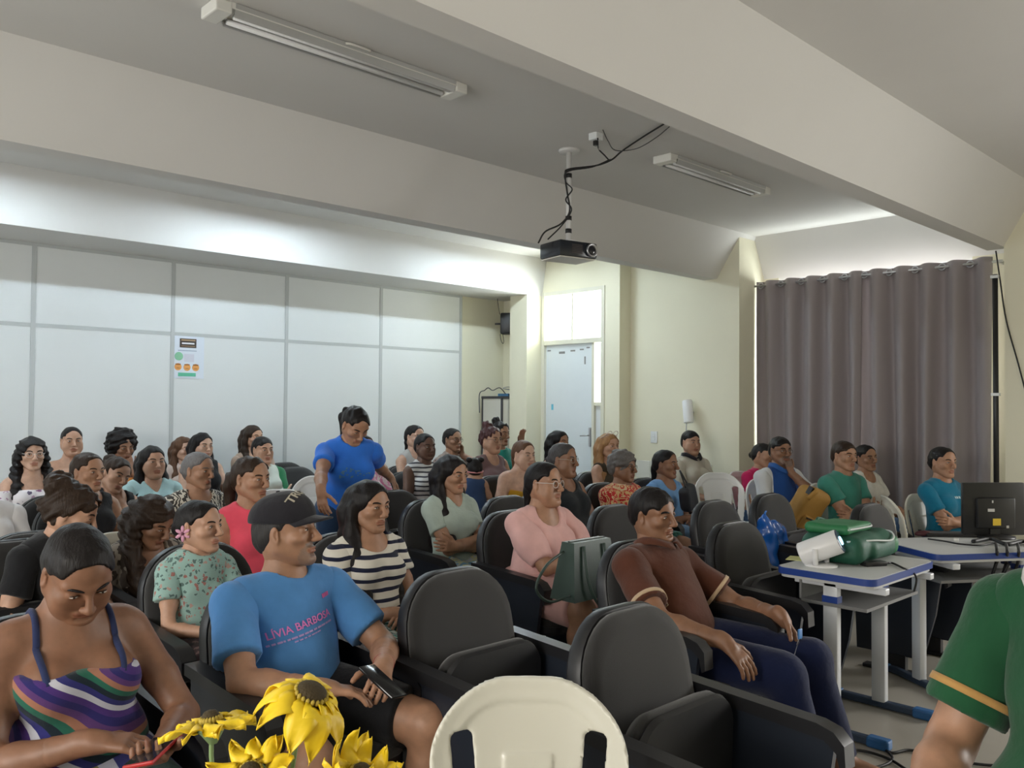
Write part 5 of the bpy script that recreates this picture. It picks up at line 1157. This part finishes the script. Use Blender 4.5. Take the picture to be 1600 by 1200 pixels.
# flower behind the girl's ear, headband, sunglasses, hair ties
def blossom(p, pos, r, label):
    o = empty('hair_flower'); o.parent = p['root']; c = p['T'](*pos); Rb = p['Rh']@RZ(math.pi/2+.3); mat = pmat('pink_petal', (.62,.30,.42), .6)
    for k in range(6):
        a = k*math.pi/3; R_ = Rb@RY(a); F = Fld().el(c+R_@V(0,.003,.62*r), (.26*r,.004,.5*r), R_, k=.003); v, f = F.mesh(.003, pad=.008); mesh_obj('petal', v, f, mat, o)
    mb = MB(); mb.add(*ellipsoid_mesh(c, V(.006,.008,.006), Rb)); mb.build('flower_centre', pmat('flower_centre_dark', (.15,.05,.08), .6), o, True)
blossom(PEOPLE['girl'], (.088,-.02,-.022), .030, '')
def band(p, col, z=-.015, r=.0045):
    T = p['T']; pts = [T(.083*math.cos(a), -.012+.103*math.sin(a), z+.02*math.sin(a)) for a in np.linspace(0, 2*math.pi, 33)]
    MB().tube(pts, r, 6).build('headband', pmat('headband_pink', col, .6), p['root'], True)
band(PEOPLE['toddler'], (.6,.25,.25), -.02, .006)
for e in (-1, 1):
    mb = MB(); mb.add(*ellipsoid_mesh(PEOPLE['toddler']['T'](e*.06,-.05,.09), V(.026,.026,.022), np.eye(3))); mb.build('hair_tuft', hair_mat(BLACK), PEOPLE['toddler']['root'], True)
p = PEOPLE['blonde']; T = p['T']; mb = MB()
for e in (-1, 1):
    mb.tube([T(e*(.034+.026*math.cos(a)), .052+.010*math.sin(a), .112+.020*math.sin(a)) for a in np.linspace(0, 2*math.pi, 15)], .0028, 5); mb.tube([T(e*.06,.05,.108), T(e*.083,0,.07)], .0028, 5)
mb.build('sunglasses', pmat('sunglass_frame', (.55,.42,.36), .3), p['root'], True)
for e in (-1, 1):
    mb = MB(); mb.add(*ellipsoid_mesh(T(e*.079,.004,-.045), V(.009,.009,.009), np.eye(3))); mb.build('earring', pmat('pearl', (.75,.7,.65), .25), p['root'], True)
# wristband on the man in the cap
S, E_, W, hd, hn, cu = PEOPLE['cap']['arms'][-1]; d = unit(W-E_); R_ = frame_from(d); c = W-d*.03
MB().tube([c+R_@V(.031*math.cos(a), 0, .031*math.sin(a)) for a in np.linspace(0, 2*math.pi, 21)], .0035, 5).build('wristband', pmat('red_wristband', (.35,.05,.04), .5), PEOPLE['cap']['root'], True)
# print on the standing woman's tee and the turquoise tee
p = PEOPLE['standing']; rs = random.Random(8); mb = MB()
for k in range(26):
    x, y = rs.uniform(-.10,.10), rs.uniform(-.035,.035); w, h = rs.uniform(.006,.02), rs.uniform(.004,.010); mb.add([(x,y,0),(x+w,y,0),(x+w,y+h,0),(x,y+h,0)], [(0,1,2,3)])
wrap(p['shirt'], mb.v, mb.f, p['B'](0,0,.29), -p['r'], p['u'], p['f'], pmat('faded_tee_print', (.09,.22,.36), .7), 'faded_print', p['shirt'])
p = PEOPLE['blue']; mb = MB()
for k in range(5): mb.add([(k*.018-.045,0,0),(k*.018-.033,0,0),(k*.018-.033,.016,0),(k*.018-.045,.016,0)], [(0,1,2,3)])
wrap(p['shirt'], mb.v, mb.f, p['B'](-.03,0,.33), -p['r'], p['u'], p['f'], pmat('tee_print_pale', (.5,.65,.7), .6), 'chest_print', p['shirt'])
# ------------------------------------------------------------------ desks and the things on them
desk(4.10, 1.83, 0, .36, .235, 'white school desk with blue edge carrying the green backpack')
desk(5.14, 1.66, math.radians(-32), .42, .27, 'white school desk with blue edge under the computer monitor')
ZT_ = .752
# mini projector
mp = onZ(1283,884,ZT_); o = empty('mini_projector', tuple(mp), 0, 'white cylindrical mini projector with glowing blue lens on the desk', 'projector')
ax_ = unit(CR*.80+V(0,0,1)*.42-CF*.42); Rm = frame_from(ax_)@RX(-math.pi/2); cm = V(0,0,.085)
M_MPW = pmat('mini_projector_white', (.82,.82,.83), .35)
MB().lathe([(.050,-.10), (.056,-.095), (.057,-.05), (.057,.085), (.054,.092)], 32, cm, Rm).build('barrel', M_MPW, o, auto=True)
MB().lathe([(.0545,.086), (.0545,.094), (.05,.096), (.01,.095)], 32, cm, Rm).build('front_plate', pmat('mini_projector_face', (.03,.05,.09), .2), o, auto=True)
MB().lathe([(.022,.094), (.020,.101), (.004,.102)], 20, cm+Rm@V(.0,.0,0), Rm).build('lens', pmat('mini_projector_lens', (.3,.7,.9), .1, emit=(.35,.8,1.), estr=2.5), o, True)
MB().lathe([(.075,0), (.075,.006), (.06,.010), (.02,.012)], 28, (0,0,0)).build('base', M_MPW, o, True)
for s_ in (-1, 1): MB().tube([V(s_*.055,0,.01), cm+V(s_*.060,0,0)], .013, 10).build('stand_arm', M_MPW, o, True)
# backpack
bp_ = onZ(1318,884,ZT_); o = empty('backpack', (4.22,1.93,ZT_), .12, 'green backpack with white piping lying on the school desk', 'backpack')
M_GR1 = pmat('backpack_green_dark', (.010,.085,.050), .6, bump=.4, scale=60, var=.2); M_GR2 = pmat('backpack_green_light', (.02,.17,.06), .55, bump=.3, scale=60, var=.15); M_PIPE = pmat('backpack_piping', (.55,.60,.58), .5)
F = Fld().bx((0,0,.07), (.255,.15,.068), None, k=.03, op='u', rad=.055); F.bx((.05,-.06,.06), (.19,.12,.052), None, k=.02, op='u', rad=.045); v, f = F.mesh(.011, noise=wob(.006,28,4)); mesh_obj('main_bag', v, f, M_GR1, o)
F = Fld().bx((-.03,.03,.155), (.20,.11,.028), RY(.04), k=.02, op='u', rad=.026); v, f = F.mesh(.010, noise=wob(.004,30,5)); mesh_obj('flap', v, f, M_GR2, o)
F = Fld().bx((.17,-.10,.06), (.08,.075,.05), RZ(-.3), k=.02, op='u', rad=.04); v, f = F.mesh(.010, noise=wob(.004,30,6)); mesh_obj('side_pocket', v, f, M_GR2, o)
MB().tube(spline([(-.22,-.07,.165), (-.05,-.085,.16), (.12,-.08,.155), (.17,.0,.16), (.1,.13,.165)], 6), .005, 6).build('piping', M_PIPE, o, True)
MB().tube(spline([(-.255,-.08,.115), (-.1,-.158,.112), (.08,-.19,.098), (.23,-.14,.118), (.25,-.02,.118)], 6), .005, 6).build('piping', M_PIPE, o, True)
MB().tube(spline([(-.1,.12,.16), (-.02,.14,.185), (.06,.12,.165)], 5), .008, 6).build('handle', M_GR1, o, True)
o = MB().box((-.06,-.04,0), (.06,.04,.002)).build('note_paper', pmat('yellow_note', (.75,.74,.32), .7)); w = onZ(1244,873,ZT_); o.location = (w[0],w[1],ZT_+.001); o.rotation_euler = (0,0,.3); tag(o, 'small yellow paper on the desk beside the mini projector', 'paper')
w = onZ(1365,884,ZT_); o = empty('power_adapter', (w[0],w[1],ZT_), -.5, 'black power adapter lying in front of the green backpack', 'adapter'); MB().box((-.06,-.025,0), (.06,.025,.022), bev=.006).build('brick', M_BLACK, o, auto=True); MB().tube([(.06,0,.01), (.09,0,.01)], .005, 6).build('strain_relief', M_BLACKR, o, True)
cable([w+V(.07,-.04,.01), onZ(1395,880,ZT_+.006), onZ(1412,888,ZT_+.006), onZ(1425,893,ZT_-.02), onZ(1432,905,.70), onZ(1428,925,.6)], .005, 'black lead running off the right side of the backpack desk')
# monitor
mc = atD(1552,797,5.02); yawm = math.atan2(CR[1], CR[0])+.05; o = empty('computer_monitor', (mc[0],mc[1],ZT_), yawm, 'black computer monitor seen from behind on the desk', 'monitor'); zc0 = mc[2]-ZT_
MB().box((-.185,-.008,zc0-.145), (.185,.020,zc0+.160), bev=.006).build('screen_case', M_BLACK, o, auto=True); MB().box((-.115,-.035,zc0-.105), (.115,-.006,zc0+.075), bev=.012).build('rear_housing', M_BLACK, o, auto=True)
MB().box((-.170,.0195,zc0-.128), (.170,.0215,zc0+.145)).build('screen', pmat('screen_glass', (.02,.02,.022), .1), o)
MB().box((-.03,-.02,.01), (.03,.0,zc0-.1)).build('neck', M_BLACK, o); MB().lathe([(.11,0), (.11,.010), (.03,.018)], 24, (0,-.01,0)).build('foot', M_BLACK, o, True)
MB().box((-.025,-.0375,zc0-.085), (.022,-.034,zc0-.045)).build('yellow_sticker', pmat('yellow_sticker', (.72,.50,.04), .5), o); MB().box((-.055,-.0375,zc0-.005), (-.015,-.034,zc0+.012)).build('white_label', pmat('label_grey_white', (.55,.55,.53), .5), o)
MB().box((-.03,-.0375,zc0+.045), (-.022,-.034,zc0+.06)).build('logo_mark', pmat('label_grey_white', (.55,.55,.53), .5), o); MB().box((.055,-.037,zc0-.1), (.07,-.034,zc0-.085)).build('port', M_STEEL, o)
w = onZ(1472,838,ZT_); o = empty('keyboard', (w[0]+.03,w[1],ZT_), yawm-.1, 'dark computer keyboard lying left of the monitor', 'keyboard'); MB().box((-.12,-.06,0), (.16,.06,.016), bev=.004).build('case', M_BLACK, o)
MB().box((-.11,-.052,.016), (.15,.052,.021), bev=.002).build('key_field', pmat('keyboard_keys', (.03,.03,.033), .5, bump=.8, scale=120), o)
w = onZ(1443,837,ZT_); o = empty('computer_mouse', (w[0],w[1],ZT_), .6, 'dark red and black computer mouse on the desk', 'mouse')
v, f = Fld().el((0,0,.008), (.03,.05,.024), None).bx((0,0,-.05), (.1,.1,.05), None).mesh(.006); mesh_obj('shell', v, f, pmat('mouse_dark_red', (.07,.012,.018), .3), o); MB().box((-.003,.012,.028), (.003,.03,.035)).build('wheel', M_BLACK, o)
for k, (pts, lb) in enumerate(((((1450,842),(1478,846),(1500,850),(1530,852),(1555,848)), 'thin mouse cable trailing across the computer desk'), (((1520,846),(1548,842),(1572,850),(1598,846),(1612,850)), 'thick black cable bundle at the monitor foot'))):
    cable([onZ(px,py,ZT_+.01+.004*k) for px, py in pts], .005+.006*k, lb)
for k, (px, lb) in enumerate(((1556,'black cable hanging off the desk below the monitor'),(1572,'second black cable hanging beside the first below the monitor'),(1590,'black cable hanging at the right end of the computer desk'))):
    cable([onZ(px,850,ZT_+.02), onZ(px+2,862,ZT_+.01), atD(px,880,4.62), atD(px-6,900,4.62), atD(px+4,872+8*k,4.6)], .008, lb)
w = onZ(1494,845,ZT_); o = empty('usb_adapter', (w[0],w[1],ZT_), .3, 'small pale adapter among the cables on the computer desk', 'adapter'); MB().box((-.02,-.012,0), (.02,.012,.014), bev=.003).build('case', M_PLW, o); MB().box((.02,-.006,.004), (.032,.006,.010)).build('plug', M_STEEL, o)
# ------------------------------------------------------------------ bags, phones, keys
p = PEOPLE['pink']; bw = onY(916,918,2.70); zb = .60; o = empty('handbag', (bw[0],bw[1],zb), math.radians(0), 'dark green leather handbag standing on the lap of the woman in pink', 'handbag')
M_HB = pmat('green_leather', (.045,.075,.062), .42, bump=.2, scale=200); n = MB()
pr_ = [(-.135,0),(.135,0),(.105,.235),(-.105,.235)]
bm_v = []; 
for (x, z), hy_ in zip(pr_, (.07,.07,.035,.035)): bm_v += [(x,-hy_,z), (x,hy_,z)]
MB().add(bm_v, [(0,2,4,6),(1,7,5,3),(0,1,3,2),(2,3,5,4),(4,5,7,6),(6,7,1,0)]).build('bag_body', M_HB, o)
for y in (-.045,.045): MB().tube(spline([(-.06,y,.22), (-.065,y*1.6,.10), (-.05,y*2.,.02), (.0,y*2.,-.03), (.045,y*2.,.02), (.06,y*1.6,.10), (.055,y,.22)], 5), .006, 6).build('handle', M_HB, o, True)
MB().tube(spline([(-.13,0,.2), (-.24,-.02,.16), (-.30,-.03,.08), (-.24,-.04,.02), (-.14,-.05,.03)], 6), .006, 6).build('shoulder_strap', M_HB, o, True)
MB().box((-.100,-.006,.232), (.100,.006,.239)).build('zip', pmat('dark_zip', (.03,.04,.035), .4), o)
o.scale = (1.25,1.1,1.12)
# blue plastic bag on a chair
bw = onY(1205,860,2.78); o = empty('plastic_bag', (bw[0],bw[1],.44), .2, 'crumpled blue plastic bag propped on a hall chair', 'bag')
F = Fld().bx((0,0,.15), (.165,.07,.15), None, k=.05, op='u', rad=.05); F.rc((-.11,0,.25), (-.14,0,.39), .04, .014, k=.06); F.bx((.0,0,.28), (.15,.045,.06), RY(.18), k=.04, op='u', rad=.03)
v, f = F.mesh(.011, noise=wob(.007,50,12)); mesh_obj('bag_film', v, f, pmat('blue_polythene', (.012,.12,.50), .25, coat=.4, bump=.6, scale=30), o); MB().tube(spline([(-.11,0,.36), (-.12,0,.40), (-.10,0,.41)], 4), .006, 6).build('tied_handle', pmat('blue_polythene_knot', (.03,.18,.6), .3), o, True)
# mustard rucksack on the lap of the man in glasses
p = PEOPLE['mang']; bw = onY(1240,795,3.22); o = empty('rucksack', (bw[0],bw[1],bw[2]-.17), -.3, 'mustard yellow rucksack on the lap of the man with glasses', 'backpack'); M_MU = pmat('mustard_canvas', (.36,.19,.035), .7, bump=.3, scale=90, var=.2)
Rr = RX(.35)@RY(.35); F = Fld().bx(Rr@V(0,0,.17), (.15,.075,.19), Rr, k=.03, op='u', rad=.05); v, f = F.mesh(.014, noise=wob(.008,26,2)); mesh_obj('main_bag', v, f, M_MU, o)
F = Fld().bx(Rr@V(.02,-.075,.09), (.11,.04,.075), Rr, k=.03, op='u', rad=.03); v, f = F.mesh(.012, noise=wob(.005,26,2)); mesh_obj('front_pocket', v, f, M_MU, o)
MB().tube([Rr@V(-.1,-.118,.15), Rr@V(.13,-.118,.15)], .006, 6).build('zip', M_BLACKR, o, True); MB().tube(spline([Rr@V(-.1,-.05,.34), Rr@V(-.13,-.10,.36), Rr@V(-.15,-.08,.28)], 5), .018, 8).build('strap', M_MU, o, True); MB().box((-.015,-.02,-.02), (.015,.02,.04), Rr, Rr@V(-.14,-.06,.33)).build('strap_end', M_BLACKR, o)
# dark bag on the light blue tee's lap
p = PEOPLE['bluetee']; bw = onY(1076,775,3.82); o = empty('shoulder_bag', (bw[0],bw[1],bw[2]-.10), .2, 'dark shoulder bag on the lap of the woman in light blue', 'handbag')
F = Fld().bx((0,0,.09), (.09,.05,.10), RY(-.3), k=.02, op='u', rad=.04); v, f = F.mesh(.011, noise=wob(.006,30,3)); mesh_obj('bag_body', v, f, pmat('dark_bag_cloth', (.015,.018,.025), .6), o); MB().tube(spline([(-.06,0,.17), (-.03,.05,.27), (.03,.08,.28), (.06,.02,.16)], 5), .007, 6).build('strap', M_BLACKR, o, True)
def phone(p, arm, label, case, size=(.072,.15,.009), tilt=(0,0,0), off=(0,0,0), screen=(.02,.02,.025)):
    S, E_, W, hd, hn, cu = p['arms'][arm]; c = p['loc']+p['Rw']@(W+hd*.085+hn*.022+V(*off)); y = p['Rw']@hd; z = -(p['Rw']@hn)
    o = empty('phone', tuple(c), 0, label, 'phone'); x = unit(np.cross(y, z)); z = np.cross(x, y); R_ = np.stack([x, y, z], 1)@RZ(tilt[2])@RX(tilt[0])@RY(tilt[1]); w_, h_, t_ = [q/2 for q in size]
    MB().box((-w_,-h_,-t_), (w_,h_,t_), R_, (0,0,0), bev=.0035).build('case', case, o, auto=True)
    for s_ in (-1,): MB().box((-w_*.92,-h_*.94,s_*t_*1.0-.0008), (w_*.92,h_*.94,s_*t_*1.0+.0004), R_, (0,0,0)).build('screen', pmat('phone_screen', screen, .08), o)
    return o
phone(PEOPLE['purple'], -1, 'red cased phone held by the woman in the sundress', pmat('phone_red', (.45,.02,.02), .4), tilt=(0,0,.2), off=(.0,.02,.01))
phone(PEOPLE['cap'], -1, 'black phone held by the man in the cap', pmat('phone_black', (.008,.008,.009), .15), tilt=(0,0,.9), off=(.02,.05,.03))
phone(PEOPLE['girl'], -1, 'phone in a pale pink case held by the girl', pmat('phone_pink', (.45,.28,.27), .4), tilt=(0,0,.3))
S, E_, W, hd, hn, cu = PEOPLE['brown']['arms'][-1]; c = PEOPLE['brown']['loc']+PEOPLE['brown']['Rw']@(W+hd*.085+hn*.03+V(.01,.055,.02))
o = empty('key_ring', tuple(c), 0, 'bunch of keys with blue tag in the hand of the man in brown', 'keys')
MB().tube([(.014*math.cos(a), 0, .014*math.sin(a)-.014) for a in np.linspace(0, 2*math.pi, 15)], .0016, 5).build('ring', M_STEEL, o, True); MB().box((-.014,-.004,-.005), (.014,.004,.035), bev=.003).build('tag', pmat('key_tag_blue', (.08,.25,.6), .4), o)
for a in (-.5, .1, .6): R_ = RY(a); MB().box((-.005,-.001,-.075), (.005,.001,-.02), R_, (0,0,0)).box((-.010,-.0013,-.035), (.010,.0013,-.018), R_, (0,0,0)).build('key', M_STEEL, o)
# ------------------------------------------------------------------ floor cables
g = lambda px, py, z=.008: onZ(px, py, z)
w = g(1268,1158); o = empty('power_plug', (w[0],w[1],0), .8, 'black power plug lying on the floor by the desk foot', 'plug'); MB().lathe([(.018,0), (.024,.01), (.024,.045), (.012,.06)], 14, (0,0,.024), RY(math.pi/2)).build('body', M_BLACK, o, True)
for s_ in (-.009,.009): MB().tube([(0,s_,.024), (-.022,s_,.024)], .003, 6).build('pin', M_STEEL, o, True)
cable([w+V(.06,0,.02), g(1285,1172), g(1310,1180), g(1335,1195), g(1350,1208)], .006, 'black cable leading from the floor plug towards the camera')
cable([g(1600,1188), g(1560,1196), g(1500,1190), g(1452,1178), g(1420,1172), g(1392,1176), g(1372,1162), g(1395,1186), g(1360,1200), g(1330,1182), g(1340,1172), g(1385,1184), g(1420,1205)], .006, 'tangled black cable on the floor at bottom right')
# ------------------------------------------------------------------ sunflowers in a vase
M_PET = pmat('sunflower_petal', (.95,.60,.015), .5, var=.25, vscale=18); M_DISC = pmat('sunflower_disc', (.055,.038,.015), .9, bump=1., scale=300); M_STEM = pmat('sunflower_stem', (.20,.30,.12), .5); M_SEED = pmat('sunflower_seed_ring', (.45,.33,.05), .8)
def petal(L, W_, bend, rs):
    n, m = 7, 4; v, f = [], []
    for i in range(n+1):
        t = i/n; w = W_*math.sin(math.pi*min(1, .12+.88*t)**.8)**.75*(1-.25*t)
        for j in range(m+1):
            s_ = j/m*2-1; v.append((w*s_, .022+L*t*math.cos(bend*t), L*t*math.sin(bend*t)*-1+.15*w*s_*s_+.006*math.sin(5*t+2*s_)))
    for i in range(n):
        for j in range(m): q = i*(m+1)+j; f.append((q, q+1, q+m+2, q+m+1))
    return v, f
vc = atD(430,1330,1.27); VZ = .70
def sunflower(px, py, dep_, nrm, rad, label, seed, droop=.5, disc=.026, n=16):
    rs = random.Random(seed); c = atD(px, py, dep_); o = empty('sunflower', tuple(c), 0, label, 'flower', 'artificial sunflowers in the foreground')
    z = unit(nrm); x = unit(np.cross(z, (.2,.3,1))); R_ = np.stack([x, np.cross(z, x), z], 1)
    for layer, k0 in ((0, n), (1, n-4)):
        for k in range(k0):
            a = 2*math.pi*(k+.5*layer)/k0+rs.uniform(-.12,.12); v, f = petal(rad*rs.uniform(.75,1.08)*(1-.12*layer), rad*.30*rs.uniform(.85,1.2), droop*rs.uniform(.4,1.5)-.25*layer, rs)
            Rk = R_@RZ(a); ob = mesh_obj('petal', [Rk@V(q[0]*1.0, q[1]*1., q[2]-.004*layer) for q in v], f, M_PET, o); so = ob.modifiers.new('t', 'SOLIDIFY'); so.thickness = .0012
    MB().lathe([(disc,-.006), (disc*1.05,.004), (disc*.95,.012), (disc*.6,.018), (.002,.020)], 22, (0,0,0), R_).build('flower_disc', M_DISC, o, True)
    for k in range(20):
        a = 2*math.pi*k/20; mb = MB(); mb.add(*ellipsoid_mesh(R_@V(disc*1.02*math.cos(a), disc*1.02*math.sin(a), .006), V(.0035,.0035,.006), R_, 4, 6)); mb.build('floret', M_SEED, o, True)
    b = V(vc[0],vc[1],VZ+.12)-c; pts = spline([-z*.005, -z*.05+V(0,0,-.02), b*.5+V(0,0,.02), b, b+V(0,0,-.1)], 5); MB().tube(pts, .0035, 6).build('stem', M_STEM, o, True)
    MB().lathe([(.006,-.03), (.018,-.012), (.024,-.006)], 12, (0,0,0), R_).build('calyx', M_STEM, o, True)
    return o
sunflower(484,1088,1.27, CR*.42+V(0,0,1)*.95-CF*.22, .074, 'largest sunflower with drooping petals in front of the man in the cap', 1, 1.25, .023, 10)
sunflower(330,1130,1.30, V(0,0,1)*1.0-CR*.15+CF*.10, .050, 'yellow flower seen edge on beside the red phone', 2, .15, .014, 9)
sunflower(392,1212,1.22, V(0,0,1)*.80-CF*.62, .044, 'half cut yellow flower at the bottom edge', 3, -.1, .016, 10)
sunflower(562,1214,1.20, CR*.35+V(0,0,1)*.85-CF*.1, .052, 'yellow flower at the bottom edge left of the cream plastic chair', 4, -.9, .014, 10)
o = empty('flower_vase', (vc[0],vc[1],VZ), 0, 'small vase holding the artificial sunflowers below the frame', 'vase'); MB().lathe([(.04,0), (.052,.05), (.045,.11), (.034,.14), (.036,.15), (.030,.148), (.028,.11), (.03,.02)], 24).build('body', pmat('vase_ceramic', (.6,.58,.54), .3), o, True); MB().lathe([(.036,.146),(.039,.15),(.036,.154)], 24).build('rim', pmat('vase_ceramic', (.6,.58,.54), .3), o, True)
o = empty('side_table', (vc[0]-.03,vc[1]-.03,0), 0, 'small round table under the flower vase', 'table'); MB().lathe([(.15,VZ-.025), (.155,VZ-.012), (.15,VZ)], 28).build('table_top', M_WHITE, o, True); MB().tube([(0,0,.02), (0,0,VZ-.02)], .022, 12).build('post', M_STEEL, o, True); MB().lathe([(.14,0), (.14,.015), (.03,.03)], 24).build('base', M_STEEL, o, True)
print('SCRIPT', round(time.time()-T00, 1), 's', len(bpy.data.objects), 'objects', sum(len(o.data.polygons) for o in bpy.data.objects if o.type == 'MESH'), 'faces')
